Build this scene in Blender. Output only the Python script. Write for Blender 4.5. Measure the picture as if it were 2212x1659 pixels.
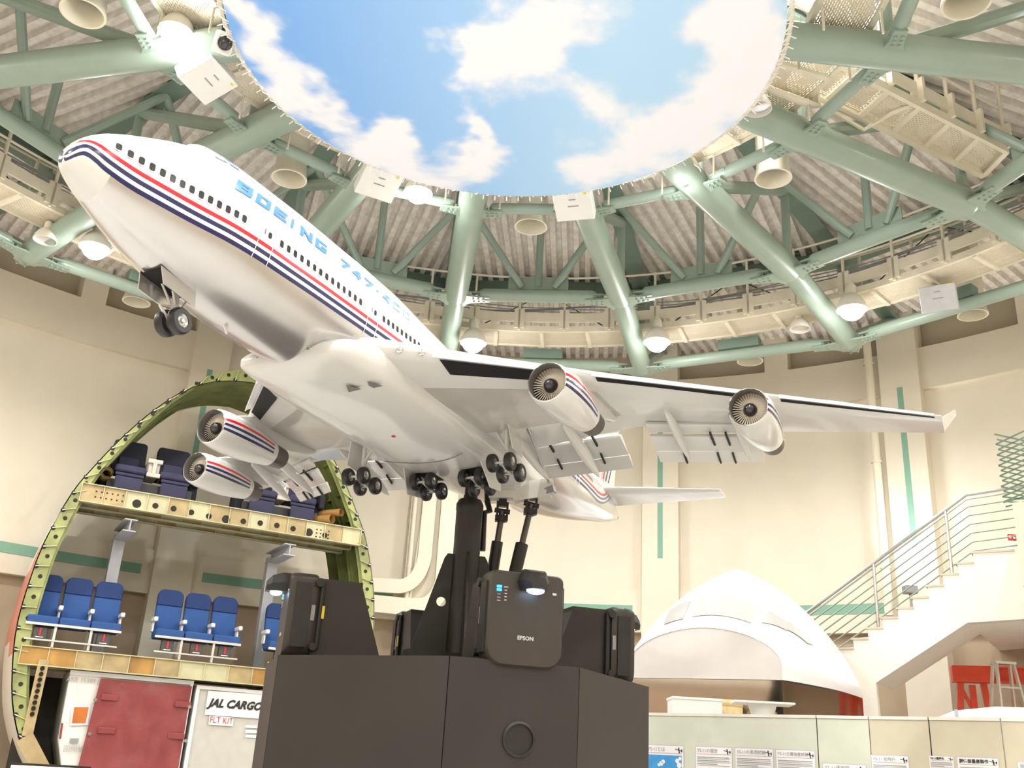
import bpy, bmesh, math, random
from mathutils import Matrix, Vector, Euler
random.seed(7)
for o in list(bpy.data.objects): bpy.data.objects.remove(o, do_unlink=True)
SC = bpy.context.scene
COL = SC.collection
R_ = math.radians
EYE = Vector((0.0, 0.0, 1.6))
# ---------------------------------------------------------------- camera
FPX, PITCH, ROLL = 2120.8, R_(21.2421), R_(3.4161)
_d = Vector((0, math.cos(PITCH), math.sin(PITCH))); _u0 = Vector((0, -math.sin(PITCH), math.cos(PITCH))); _r0 = Vector((1, 0, 0))
CR = _r0*math.cos(ROLL) + _u0*math.sin(ROLL); CU = -_r0*math.sin(ROLL) + _u0*math.cos(ROLL)
cam_data = bpy.data.cameras.new('camera'); cam = bpy.data.objects.new('camera', cam_data); COL.objects.link(cam)
cam_data.sensor_width = 36.0; cam_data.lens = FPX/2212*36; cam_data.clip_start = 0.05; cam_data.clip_end = 200
cam.matrix_world = Matrix(((CR.x, CU.x, -_d.x, EYE.x), (CR.y, CU.y, -_d.y, EYE.y), (CR.z, CU.z, -_d.z, EYE.z), (0, 0, 0, 1)))
SC.camera = cam
# ---------------------------------------------------------------- world, exposure
SC.world = bpy.data.worlds.new('world'); SC.world.use_nodes = True
SC.world.node_tree.nodes['Background'].inputs[0].default_value = (0.95, 0.95, 0.95, 1)
SC.world.node_tree.nodes['Background'].inputs[1].default_value = 0.15
SC.view_settings.view_transform = 'Standard'; SC.view_settings.look = 'None'
SC.view_settings.gamma = 1.0; SC.view_settings.use_curve_mapping = False
SC.view_settings.exposure = 0.60
cy = SC.cycles
cy.max_bounces = 7; cy.diffuse_bounces = 4; cy.glossy_bounces = 3; cy.transmission_bounces = 4; cy.transparent_max_bounces = 6
cy.use_denoising = True; cy.caustics_reflective = False; cy.caustics_refractive = False; cy.sample_clamp_indirect = 4.0
LAMP_W, LAMP_COL, LAMP_FILL = 360.0, (1.0, 0.99, 0.975), 0.12

# ---------------------------------------------------------------- helpers
def ray(x, y): return _d + CR*((x-1106)/FPX) - CU*((y-829.5)/FPX)
def at_depth(x, y, Y): v = ray(x, y); return EYE + v*(Y/v.y)               # measured pixel + distance north -> point in the hall
def at_height(x, y, z): v = ray(x, y); return EYE + v*((z-1.6)/v.z)
def on_plane(x, y, q, n): v = ray(x, y); return EYE + v*((Vector(q)-EYE).dot(n)/v.dot(n))
def lin(c): return tuple((v/255/12.92 if v <= 10 else ((v/255+0.055)/1.055)**2.4) for v in c)
MATS = {}
def mat(name, rgb, rough=0.5, metal=0.0, var=0.06, scale=6.0, bump=0.0, bscale=40.0, coat=0.0, emit=0.0, stretch=None, spec=None):
    if name in MATS: return MATS[name]
    m = bpy.data.materials.new(name); m.use_nodes = True; nt = m.node_tree; b = nt.nodes['Principled BSDF']
    c = lin(rgb)
    tc = nt.nodes.new('ShaderNodeTexCoord'); mp = nt.nodes.new('ShaderNodeMapping'); nz = nt.nodes.new('ShaderNodeTexNoise')
    mp.inputs['Scale'].default_value = stretch or (1, 1, 1)
    nt.links.new(tc.outputs['Object'], mp.inputs[0]); nt.links.new(mp.outputs[0], nz.inputs['Vector'])
    nz.inputs['Scale'].default_value = scale; nz.inputs['Detail'].default_value = 4
    r = nt.nodes.new('ShaderNodeValToRGB'); nt.links.new(nz.outputs[0], r.inputs[0])
    r.color_ramp.elements[0].position = 0.3; r.color_ramp.elements[1].position = 0.7
    r.color_ramp.elements[0].color = (*[v*(1-var) for v in c], 1); r.color_ramp.elements[1].color = (*[min(1, v*(1+var)) for v in c], 1)
    nt.links.new(r.outputs[0], b.inputs['Base Color'])
    b.inputs['Roughness'].default_value = rough; b.inputs['Metallic'].default_value = metal; b.inputs['Coat Weight'].default_value = coat
    b.inputs['Coat Roughness'].default_value = 0.06
    if spec is not None: b.inputs['Specular IOR Level'].default_value = spec
    if emit: nt.links.new(r.outputs[0], b.inputs['Emission Color']); b.inputs['Emission Strength'].default_value = emit
    if bump:
        n2 = nt.nodes.new('ShaderNodeTexNoise'); n2.inputs['Scale'].default_value = bscale; n2.inputs['Detail'].default_value = 3
        nt.links.new(mp.outputs[0], n2.inputs['Vector'])
        bp = nt.nodes.new('ShaderNodeBump'); bp.inputs['Strength'].default_value = bump; bp.inputs['Distance'].default_value = 0.01
        nt.links.new(n2.outputs[0], bp.inputs['Height']); nt.links.new(bp.outputs[0], b.inputs['Normal'])
    MATS[name] = m; return m

def perp(d):
    d = d.normalized(); a = Vector((0, 0, 1)) if abs(d.z) < 0.95 else Vector((1, 0, 0))
    s = d.cross(a).normalized(); return d, s, s.cross(d).normalized()

class MB:
    def __init__(self): self.v = []; self.f = []; self.mi = []; self.cur = 0
    def add(self, vs, fs, mi=None):
        n = len(self.v); self.v += [Vector(p) for p in vs]; self.f += [tuple(i+n for i in q) for q in fs]
        self.mi += [self.cur if mi is None else mi]*len(fs); return self
    def box(self, c, s, R=None, mi=None):
        c = Vector(c); h = Vector(s)*0.5; P = []
        for sx in (-1, 1):
            for sy in (-1, 1):
                for sz in (-1, 1):
                    p = Vector((sx*h.x, sy*h.y, sz*h.z)); P.append(c + (R @ p if R else p))
        return self.add(P, [(0, 1, 3, 2), (4, 6, 7, 5), (0, 4, 5, 1), (2, 3, 7, 6), (0, 2, 6, 4), (1, 5, 7, 3)], mi)
    def beam(self, p0, p1, w, h, up=(0, 0, 1), mi=None):                    # box from p0 to p1; w sideways, h along up
        p0 = Vector(p0); p1 = Vector(p1); d = (p1-p0).normalized(); up = Vector(up)
        s = d.cross(up).normalized() if d.cross(up).length > 1e-4 else Vector((1, 0, 0)); u = s.cross(d).normalized()
        P = [p + s*(a*w/2) + u*(b*h/2) for p in (p0, p1) for a, b in ((-1, -1), (1, -1), (1, 1), (-1, 1))]
        return self.add(P, [(0, 1, 2, 3), (7, 6, 5, 4), (0, 4, 5, 1), (1, 5, 6, 2), (2, 6, 7, 3), (3, 7, 4, 0)], mi)
    def tube(self, p0, p1, r0, r1=None, n=12, caps=True, mi=None):
        p0 = Vector(p0); p1 = Vector(p1); r1 = r0 if r1 is None else r1; d, s, u = perp(p1-p0)
        P = [p + s*(r*math.cos(a)) + u*(r*math.sin(a)) for p, r in ((p0, r0), (p1, r1)) for a in [2*math.pi*i/n for i in range(n)]]
        F = [(i, (i+1) % n, n+(i+1) % n, n+i) for i in range(n)]
        if caps: F += [tuple(range(n-1, -1, -1)), tuple(range(n, 2*n))]
        return self.add(P, F, mi)
    def path(self, pts, r, n=8, mi=None, closed=False):
        pts = [Vector(p) for p in pts]; m = len(pts); P = []; F = []; ref = None
        for i, p in enumerate(pts):
            a = pts[i-1] if (i or closed) else p; b = pts[(i+1) % m] if (i < m-1 or closed) else p
            d, s, u = perp(b-a)
            if ref is not None:
                s = (ref - d*ref.dot(d)).normalized(); u = s.cross(d).normalized()
            ref = s
            rr = r[i] if isinstance(r, (list, tuple)) else r
            P += [p + s*(rr*math.cos(t)) + u*(rr*math.sin(t)) for t in [2*math.pi*k/n for k in range(n)]]
        for i in range(m if closed else m-1):
            j = (i+1) % m
            F += [(i*n+k, i*n+(k+1) % n, j*n+(k+1) % n, j*n+k) for k in range(n)]
        if not closed: F += [tuple(range(n-1, -1, -1)), tuple(range((m-1)*n, m*n))]
        return self.add(P, F, mi)
    def lathe(self, prof, o=(0, 0, 0), ax=(0, 0, 1), n=24, mi=None, caps=False):    # prof: (radius, height along ax)
        o = Vector(o); d, s, u = perp(Vector(ax)); P = []; F = []
        for r, h in prof: P += [o + d*h + s*(r*math.cos(t)) + u*(r*math.sin(t)) for t in [2*math.pi*k/n for k in range(n)]]
        for i in range(len(prof)-1): F += [(i*n+k, i*n+(k+1) % n, (i+1)*n+(k+1) % n, (i+1)*n+k) for k in range(n)]
        if caps: F += [tuple(range(n-1, -1, -1)), tuple(range((len(prof)-1)*n, len(prof)*n))]
        return self.add(P, F, mi)
    def prism(self, poly, o, ux, uy, t, mi=None):                                  # polygon in the plane (ux, uy) at o, thickness t along ux x uy
        o = Vector(o); ux = Vector(ux).normalized(); uy = Vector(uy).normalized(); w = ux.cross(uy).normalized(); n = len(poly)
        P = [o + ux*a + uy*b for a, b in poly] + [o + ux*a + uy*b + w*t for a, b in poly]
        return self.add(P, [tuple(range(n-1, -1, -1)), tuple(range(n, 2*n))] + [(i, (i+1) % n, n+(i+1) % n, n+i) for i in range(n)], mi)
    def rings(self, rs, closed=True, cap0=False, cap1=False, mi=None):
        n = len(rs[0]); P = [p for r in rs for p in r]; F = []
        for i in range(len(rs)-1):
            F += [(i*n+k, i*n+(k+1) % n, (i+1)*n+(k+1) % n, (i+1)*n+k) for k in range(n if closed else n-1)]
        if cap0: F.append(tuple(range(n-1, -1, -1)))
        if cap1: F.append(tuple(range((len(rs)-1)*n, len(rs)*n)))
        return self.add(P, F, mi)
    def sphere(self, c, r, n=16, m=10, sc=(1, 1, 1), mi=None, a0=-90, a1=90):
        c = Vector(c); rs = []
        for i in range(m+1):
            t = R_(a0+(a1-a0)*i/m); rs.append([c + Vector((r*sc[0]*math.cos(t)*math.cos(2*math.pi*k/n), r*sc[1]*math.cos(t)*math.sin(2*math.pi*k/n), r*sc[2]*math.sin(t))) for k in range(n)])
        return self.rings(rs, mi=mi)
    def xf(self, M, start=0):
        for i in range(start, len(self.v)): self.v[i] = M @ self.v[i]
        return self
    def mesh(self, name, mats, inv=None, smooth=35, bevel=0):
        me = bpy.data.meshes.new(name); vs = [(inv @ p) for p in self.v] if inv else self.v
        me.from_pydata([tuple(p) for p in vs], [], self.f)
        for m in (mats if isinstance(mats, (list, tuple)) else [mats]): me.materials.append(m)
        me.polygons.foreach_set('material_index', self.mi)
        bm = bmesh.new(); bm.from_mesh(me); bmesh.ops.recalc_face_normals(bm, faces=bm.faces); bm.to_mesh(me); bm.free()
        if smooth:
            me.polygons.foreach_set('use_smooth', [True]*len(me.polygons)); me.set_sharp_from_angle(angle=R_(smooth))
        me.update(); return me
    def build(self, name, mats, parent=None, world=True, smooth=35, bevel=0, kind=None):
        inv = ROOTM[parent.name].inverted() if (parent is not None and world and parent.name in ROOTM) else None
        o = bpy.data.objects.new(name, self.mesh(name, mats, inv, smooth)); COL.objects.link(o)
        if parent is not None:
            o.parent = parent
            if parent.name in ROOTM: ROOTM[o.name] = ROOTM[parent.name]
        if bevel:
            b = o.modifiers.new('bevel', 'BEVEL'); b.width = bevel; b.segments = 2; b.limit_method = 'ANGLE'; b.angle_limit = R_(40)
        if kind: o['kind'] = kind
        return o
ROOTM = {}
def thing(name, label, cat, loc=(0, 0, 0), rot=(0, 0, 0), group=None, kind=None):
    o = bpy.data.objects.new(name, None); COL.objects.link(o); o.location = loc; o.rotation_euler = rot; o.empty_display_size = 0.1
    ROOTM[o.name] = Matrix.LocRotScale(Vector(loc), Euler(rot), None)
    if label: o['label'] = label
    if cat: o['category'] = cat
    if group: o['group'] = group
    if kind: o['kind'] = kind
    return o
def tag(o, label, cat, group=None):
    o['label'] = label; o['category'] = cat
    if group: o['group'] = group
    return o
def dup(o, parent=None):
    c = o.copy(); COL.objects.link(c); c.parent = parent
    for ch in list(o.children): dup(ch, c)
    return c
def dup_thing(o, loc, rot=None, label=None):
    c = dup(o); c.location = loc
    if rot is not None: c.rotation_euler = rot
    ROOTM[c.name] = Matrix.LocRotScale(Vector(loc), c.rotation_euler, None)
    if label: c['label'] = label
    return c
_fonts = {}
def text_obj(txt, size, name, m, parent=None, M=None, shear=0.0, bold=0.0, ext=0.0005, sx=1.0, align='CENTER'):
    cu = bpy.data.curves.new(name, 'FONT'); cu.body = txt; cu.size = size; cu.shear = shear; cu.offset = bold; cu.extrude = ext
    cu.align_x = align; cu.align_y = 'CENTER'; cu.resolution_u = 2
    tmp = bpy.data.objects.new(name+'_tmp', cu); COL.objects.link(tmp)
    dg = bpy.context.evaluated_depsgraph_get(); me = bpy.data.meshes.new_from_object(tmp.evaluated_get(dg))
    bpy.data.objects.remove(tmp, do_unlink=True); bpy.data.curves.remove(cu)
    me.transform(Matrix.Diagonal((sx, 1, 1, 1)))
    if M is not None: me.transform(M)
    if parent is not None and parent.name in ROOTM: me.transform(ROOTM[parent.name].inverted())
    me.materials.clear(); me.materials.append(m)
    o = bpy.data.objects.new(name, me); COL.objects.link(o); o.parent = parent
    return o
def frame(o, ux, uy):                                                     # matrix with x along ux, y along uy (orthonormalised), z out
    ux = Vector(ux).normalized(); w = ux.cross(Vector(uy)).normalized(); uy = w.cross(ux); o = Vector(o)
    return Matrix(((ux.x, uy.x, w.x, o.x), (ux.y, uy.y, w.y, o.y), (ux.z, uy.z, w.z, o.z), (0, 0, 0, 1)))
def pchip(xs, ys, x):
    n = len(xs); h = [xs[i+1]-xs[i] for i in range(n-1)]; d = [(ys[i+1]-ys[i])/h[i] for i in range(n-1)]; m = [0]*n; m[0] = d[0]; m[-1] = d[-1]
    for i in range(1, n-1):
        if d[i-1]*d[i] > 0: w1 = 2*h[i]+h[i-1]; w2 = h[i]+2*h[i-1]; m[i] = (w1+w2)/(w1/d[i-1]+w2/d[i])
    i = 0
    while i < n-2 and x > xs[i+1]: i += 1
    t = (x-xs[i])/h[i]
    return (2*t**3-3*t**2+1)*ys[i]+(t**3-2*t**2+t)*h[i]*m[i]+(-2*t**3+3*t**2)*ys[i+1]+(t**3-t**2)*h[i]*m[i+1]
HX, HY = -0.311, 8.6                                                        # hall centre
def pol(az, r, z): return Vector((HX+r*math.cos(R_(az)), HY+r*math.sin(R_(az)), z))

# ---------------------------------------------------------------- shared materials
wall_m = mat('cream_wall_paint', (228, 219, 201), 0.85, var=0.03, scale=1.5, bump=0.15, bscale=120)
recess_m = mat('recess_paint', (190, 178, 156), 0.9, var=0.04, scale=2)
green_m = mat('truss_green_paint', (152, 170, 157), 0.35, var=0.05, scale=3, coat=0.15)
dgreen_m = mat('girder_green_paint', (116, 136, 124), 0.5, var=0.06, scale=3)
trim_m = mat('stripe_green', (128, 172, 150), 0.6, var=0.03)
cream_m = mat('cream_steel_paint', (232, 222, 202), 0.5, var=0.04, scale=5)
white_m = mat('white_paint', (240, 240, 238), 0.4, var=0.02)
black_m = mat('satin_black', (38, 36, 34), 0.45, var=0.1, scale=8)
blackp_m = mat('black_pedestal_paint', (49, 43, 41), 0.5, var=0.06, scale=2)
dark_m = mat('shade_black', (14, 13, 13), 0.8, var=0.1)  # near-black for sheets that paint the shade inside openings
steel_m = mat('brushed_steel', (200, 200, 198), 0.28, metal=1.0, var=0.05, stretch=(1, 1, 8))
chrome_m = mat('chrome', (230, 230, 228), 0.12, metal=1.0, var=0.02)
grey_m = mat('grey_paint', (150, 150, 152), 0.5, var=0.05)
# ---------------------------------------------------------------- lamps' light (each sits in a lamp built further down)
def lamp_light(p, w=LAMP_W):
    l = bpy.data.lights.new('lamp_light', 'SPOT'); l.energy = w; l.color = LAMP_COL; l.spot_size = R_(172); l.spot_blend = 0.5; l.shadow_soft_size = 0.14
    o = bpy.data.objects.new('lamp_light', l); COL.objects.link(o); o.location = p
    l2 = bpy.data.lights.new('lamp_fill', 'POINT'); l2.energy = w*LAMP_FILL; l2.color = LAMP_COL; l2.shadow_soft_size = 0.2     # added fill under the bell, brightens the roof deck
    o2 = bpy.data.objects.new('lamp_fill', l2); COL.objects.link(o2); o2.parent = o
    return o

# ---------------------------------------------------------------- hall: floor, walls, roof
RW = 13.56
mb = MB(); n = 64
mb.add([pol(360*i/n, 14.3, 0) for i in range(n)] + [pol(360*i/n, 14.3, -0.1) for i in range(n)], [tuple(range(n)), tuple(range(2*n-1, n-1, -1))])
floor_m = mat('pale_vinyl_floor', (214, 212, 209), 0.35, var=0.05, scale=2, coat=0.2)
o = mb.build('floor', floor_m, smooth=0); o['kind'] = 'structure'

def arc(mb, az0, az1, z0, z1, r0, r1, step=1.9, mi=None):                    # curved block between radii r0 < r1
    k = max(1, int(abs(az1-az0)/step)); rs = []
    for i in range(k+1):
        a = az0+(az1-az0)*i/k; rs.append([pol(a, r0, z0), pol(a, r1, z0), pol(a, r1, z1), pol(a, r0, z1)])
    return mb.rings(rs, cap0=True, cap1=True, mi=mi)
NODE = [73.56+22.5*k for k in range(16)]
lower_m = mat('lower_wall_panel', (178, 158, 134), 0.85, var=0.04, scale=2)
def wall(name, nodes):
    w = thing(name, None, None, pol(nodes[len(nodes)//2], RW, 0), kind='structure')
    for a in nodes:                                                          # the pilaster at a and the bay from a to a + 22.5
        m = MB(); arc(m, a-1.72, a+1.72, 0, 11.25, RW-0.16, RW+0.3); m.build('pilaster', wall_m, w)
        m = MB(); arc(m, a-0.25, a+0.25, 6.04, 9.43, RW-0.172, RW-0.155); m.build('vertical_stripe', trim_m, w)
        b0, b1 = a+1.72, a+22.5-1.72; c = a+11.25
        m = MB(); arc(m, b0, b1, 9.38, 10.31, RW, RW+0.4); m.build('beam_band', wall_m, w)
        m = MB(); arc(m, c-1.1, c+1.1, 10.31, 11.25, RW, RW+0.4); m.build('mullion', wall_m, w)
        for q0, q1 in ((b0, c-1.1), (c+1.1, b1)):
            m = MB(); arc(m, q0-.9, q1+.9, 10.2, 11.3, RW+0.38, RW+0.55); m.build('recess_panel', recess_m, w)
        m = MB(); arc(m, b0, b1, 5.36, 9.38, RW+0.16, RW+0.4); m.build('wall_panel', wall_m, w)
        m = MB(); arc(m, b0, b1, 4.46, 5.36, RW, RW+0.4); m.build('frieze_band', wall_m, w)
        m = MB(); arc(m, b0+0.9, b1-0.9, 4.83, 5.03, RW-0.013, RW+0.003); m.build('horizontal_stripe', trim_m, w)
        m = MB(); arc(m, b0, b1, 0, 4.46, RW+0.2, RW+0.4); m.build('lower_panel', lower_m, w)
    return w
def near(k): return [a % 360 for a in NODE if any(abs((a-b) % 360) < 0.1 for b in k)]
wall('wall_back', [51.06, 73.56, 96.06, 118.56]); wall('wall_left', [141.06, 163.56, 186.06, 208.56])
wall('wall_right', [28.56, 6.06, 343.56, 321.06]); wall('wall_front', [231.06, 253.56, 276.06, 298.56])

# roof: corrugated deck sheets, one per sector, ribs running outward
deck_m = mat('sprayed_roof_deck', (242, 234, 226), 0.95, var=0.14, scale=7, bump=0.5, bscale=60)
def deck_z(r): return 11.72-0.045*r
ceil = thing('ceiling', None, None, (HX, HY, 11.4), kind='structure')
def deck(az):
    c, s = math.cos(R_(az)), math.sin(R_(az)); m = MB(); t = math.tan(R_(11.25)); pitch = 0.23; dep = 0.11
    prof = [(0.0, 0), (0.10, 0), (0.125, 1), (0.205, 1)]                      # flat low rib, rise, high flat
    W = 14.2*t; k0 = int(W/pitch)+1; xs = []
    for k in range(-k0, k0+1):
        for u, h in prof: xs.append((k*pitch+u, h))
    def P(x, r, h): return Vector((HX+c*r-s*x, HY+s*r+c*x, deck_z(r)+h*dep))
    for (x0, h0), (x1, h1) in zip(xs, xs[1:]):
        xm = max(abs(x0), abs(x1)); r0 = max(2.5, xm/t-0.12)
        if r0 >= 14.0 or xm > W: continue
        m.add([P(x0, r0, h0), P(x0, 14.1, h0), P(x1, 14.1, h1), P(x1, r0, h1)], [(0, 1, 2, 3)])
    m.build('roof_deck', deck_m, ceil, smooth=0)
for k in range(16): deck(73.56+11.25+22.5*k)
m = MB(); rs = []
m.add([pol(22.5*i+6.06, 15.2, 12.1) for i in range(16)] + [pol(22.5*i+6.06, 15.2, 12.2) for i in range(16)], [tuple(range(16)), tuple(range(31, 15, -1))])
m.build('roof_cover', recess_m, ceil, smooth=0)

# ---------------------------------------------------------------- roof trusses
ZI, RI, ZM, RM, ZO, RO = 9.51, 4.436, 9.63, 7.689, 9.375, 10.37
def top_z(r): return deck_z(r)-0.2
def node_plate(az, r, z, parent, s=1.0):                                      # bolted node plate: an arm along each ring strut, a tongue outward
    o = pol(az, r, z); rad = Vector((math.cos(R_(az)), math.sin(R_(az)), 0)); tan = Vector((-rad.y, rad.x, 0)); m = MB(); up = Vector((0, 0, 1))
    for sg in (-1, 1):
        d = (pol(az+sg*22.5, r, z)-o).normalized(); q = Vector((-d.y, d.x, 0))*(-sg)          # q points outward
        P = [(0.0, -.30), (.34, -.26), (.62, -.17), (.95, -.15), (.95, .15), (.62, .17), (.40, .2), (.26, .3), (.2, .42), (0.0, .42)]
        m.prism([(a*s, b*s) for a, b in P], o-up*(.004*sg), d, q, .03*(1 if sg > 0 else -1))
        for i in range(3):
            for j in (-1, 1): c = o+d*((.5+.14*i)*s)+q*(j*.08*s); m.tube(c-up*.05, c+up*.06, .02, n=6)
    P = [(-.2, .2), (.2, .2), (.17, .52), (.09, .6), (-.09, .6), (-.17, .52)]
    m.prism([(a*s, b*s) for a, b in P], o-up*.012, tan, rad, -.024)
    for j in (-.07, .07): c = o+rad*.52*s+tan*j; m.tube(c-up*.05, c+up*.05, .02, n=6)
    return m.build('node_plate', green_m, parent)
TRUSS = {6.06: 'green pipe truss meeting the sky disc at the upper right corner', 28.56: 'green pipe truss running beside the radial catwalk on the right',
         51.06: 'green pipe truss ending by the bright lamp above the wing tip', 73.56: 'green pipe truss ending above the inner port engine',
         96.06: 'green pipe truss coming down behind the tail of the lettering', 118.56: 'green pipe truss passing behind the raised lettering of the hull',
         141.06: 'green pipe truss passing behind the airliner nose', 163.56: 'green pipe truss under the lamp and box at the upper left',
         186.06: 'green pipe truss over the left edge, mostly out of view', 343.56: 'green pipe truss over the right edge, mostly out of view'}
for az, lab in TRUSS.items():
    t = thing('roof_truss', lab, 'truss', pol(az, RI, ZI), group='radial roof trusses')
    m = MB(); m.tube(pol(az, 2.55, 9.44), pol(az, RI, ZI), 0.215, n=20); m.tube(pol(az, RI, ZI), pol(az, RM, ZM), 0.215, n=20); m.sphere(pol(az, RM, ZM), 0.214, 20, 8); m.build('bottom_chord', green_m, t)
    m = MB(); m.tube(pol(az, RM-.1, ZM+0.05), pol(az, RO+0.05, ZO), 0.195, n=20); m.sphere(pol(az, RO+0.05, ZO), 0.194, 20, 8); m.build('bottom_chord', green_m, t)
    m = MB(); m.beam(pol(az, 2.5, top_z(2.5)), pol(az, 14.0, top_z(14.0)), 0.34, 0.02); m.beam(pol(az, 2.5, top_z(2.5)+0.15), pol(az, 14.0, top_z(14)+0.15), 0.02, 0.3); m.build('top_chord', dgreen_m, t)
    for a, b, r in ((pol(az, RI, ZI), pol(az, RI, top_z(RI)), 0.09), (pol(az, RM, ZM), pol(az, RM, top_z(RM)), 0.075), (pol(az, RO, ZO), pol(az, RO, top_z(RO)), 0.1),
                    (pol(az, RI, ZI), pol(az, RM, top_z(RM)), 0.1), (pol(az, RM, ZM), pol(az, RO, top_z(RO)), 0.09), (pol(az, RO, ZO), pol(az, 13.3, top_z(13.3)), 0.11)):
        MB().tube(a, b, r, n=10).build('web_pipe', green_m, t)
    node_plate(az, RI, ZI-0.1, t, 0.5); node_plate(az, RM, ZM-0.1, t, .66); node_plate(az, RO, ZO-0.1, t, .66)
STR_IN = 'inner ring strut between two truss nodes close under the sky disc'
keys = sorted([a if a < 270 else a-360 for a in TRUSS])
def strut(a0, a1, r, z, rad, lab, grp, end=0.75):
    p0, p1 = pol(a0, r, z), pol(a1, r, z); d = (p1-p0).normalized(); L = (p1-p0).length
    t = thing('ring_strut', lab, 'strut', (p0+p1)/2, group=grp)
    m = MB(); q0, q1 = p0+d*end, p1-d*end; m.tube(q0, q1, rad, n=16); m.sphere(q0, rad, 16, 8); m.sphere(q1, rad, 16, 8); m.build('pipe', green_m, t)
    for q, e in ((p0, 1), (p1, -1)): MB().beam(q+d*(0.3*e), q+d*((end+0.2)*e), 0.24 if rad > 0.1 else 0.18, 0.03).build('end_plate', green_m, t)
    return t, p0, p1
where = {(-16.44, 6.06): 'at the right top corner', (6.06, 28.56): 'beside the radial catwalk', (28.56, 51.06): 'by the duct right of the disc', (51.06, 73.56): 'right of the centre box', (73.56, 96.06): 'in the middle below the disc',
         (96.06, 118.56): 'left of the middle', (118.56, 141.06): 'above the hull lettering', (141.06, 163.56): 'above the nose', (163.56, 186.06): 'at the left edge'}
for a0, a1 in zip(keys, keys[1:]):
    w = where[(round(a0, 2), round(a1, 2))]; c = (a0+a1)/2; co = math.cos(R_(11.25))
    strut(a0, a1, RI, ZI-0.02, 0.085, 'thin inner ring strut, '+w, 'inner ring struts', 0.36)
    t, p0, p1 = strut(a0, a1, RM, ZM-0.02, 0.12, 'middle ring strut with three web pipes, '+w, 'middle ring struts', 0.52)
    mid = (p0+p1)/2; d = (p1-p0).normalized()
    MB().beam(mid-d*0.55+Vector((0, 0, 0.2)), mid+d*0.55+Vector((0, 0, 0.2)), 0.03, 0.36).build('web_plate', green_m, t)
    for q in (pol(a0, 7.0, top_z(7.0)), pol(c, RM*co, top_z(RM)), pol(a1, 7.0, top_z(7.0))):
        k = (q-mid).dot(d); s0 = mid + d*(0.3 if k > 0.5 else -0.3 if k < -0.5 else 0) + Vector((0, 0, 0.18)); MB().tube(s0, q, 0.07, n=10).build('web_pipe', green_m, t)
    t, p0, p1 = strut(a0, a1, RO, ZO-0.02, 0.115, 'outer ring strut under the catwalk, '+w, 'outer ring struts', 0.52)
    mid = (p0+p1)/2; d = (p1-p0).normalized()
    MB().beam(mid-d*0.4+Vector((0, 0, 0.2)), mid+d*0.4+Vector((0, 0, 0.2)), 0.25, 0.2).build('catwalk_bracket', dgreen_m, t)
    g = MB(); q0, q1 = pol(a0, RO, 11.12), pol(a1, RO, 11.12); g.beam(q0, q1, 0.02, 0.34); g.beam(q0-Vector((0, 0, 0.17)), q1-Vector((0, 0, 0.17)), 0.26, 0.025); g.beam(q0+Vector((0, 0, 0.17)), q1+Vector((0, 0, 0.17)), 0.26, 0.025)
    tag(g.build('ring_girder', dgreen_m), 'dark green ring girder under the deck ends, '+w, 'girder', 'roof ring girders')
# ---------------------------------------------------------------- sky disc: printed round screen hung under the truss ring
def at_cyl(x, y, R):
    v = ray(x, y); a = v.x**2+v.y**2; ex, ey = EYE.x-HX, EYE.y-HY; b = 2*(v.x*ex+v.y*ey); c = ex*ex+ey*ey-R*R
    return EYE + v*((-b+math.sqrt(b*b-4*a*c))/(2*a))
from mathutils import noise as NZ
RD, ZD = 2.965, 8.841
SKY = thing('sky_disc', 'round ceiling screen printed with a blue sky and clouds', 'ceiling screen', (HX, HY, ZD))
BLOB = [(490, -60, 120, 0.95), (545, 60, 70, 1.04), (600, 150, 75, 1.04), (665, 215, 65, 0.95), (720, 265, 45, 0.76), (1040, 60, 85, 0.66), (1065, 125, 120, 1.14), (1150, 60, 80, 0.95), (1190, 165, 70, 0.85), (1010, 150, 60, 0.57), (1560, 30, 110, 0.86), (1640, 60, 110, 0.94), (1600, 170, 130, 0.94), (1680, 150, 90, 0.78), (1540, 230, 90, 0.78), (1270, 230, 70, 0.66), (1350, 255, 90, 0.78), (1440, 290, 90, 0.78), (1520, 320, 70, 0.7), (1410, 340, 60, 0.55), (825, 270, 50, 0.66), (850, 300, 55, 0.85), (790, 320, 55, 0.76), (880, 315, 35, 0.66), (1015, 258, 32, 0.85), (1028, 285, 34, 0.85), (1050, 335, 40, 0.85), (1030, 370, 55, 0.95), (960, 385, 70, 0.95), (880, 375, 60, 0.95), (1225, 365, 55, 0.85), (1290, 375, 60, 0.85), (1340, 350, 60, 0.62), (1260, -60, 160, 0.85), (900, -160, 200, 0.47), (1500, -200, 220, 0.7), (1250, 60, 50, 0.38), (760, 350, 60, 0.85)]
blobs = []
for x, y, r, w in BLOB:
    c = at_height(x, y, ZD); e = at_height(x+r, y, ZD); f_ = at_height(x, y-r, ZD); blobs.append((c.x, c.y, (e-c).length, (f_-c).length, w))
c0, c1 = lin((124, 168, 222)), lin((172, 204, 230)); cw = lin((226, 226, 230))
NRr, NA = 96, 300; vs = [(0, 0, 0)]; fs = []
for i in range(1, NRr+1):
    r = RD*i/NRr; vs += [(r*math.cos(2*math.pi*k/NA), r*math.sin(2*math.pi*k/NA), 0) for k in range(NA)]
fs += [(0, 1+(k+1) % NA, 1+k) for k in range(NA)]
for i in range(NRr-1):
    a = 1+i*NA; b = a+NA; fs += [(a+k, a+(k+1) % NA, b+(k+1) % NA, b+k) for k in range(NA)]
me = bpy.data.meshes.new('screen'); me.from_pydata(vs, [], fs); at = me.color_attributes.new('print', 'FLOAT_COLOR', 'POINT')
buf = []
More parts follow.
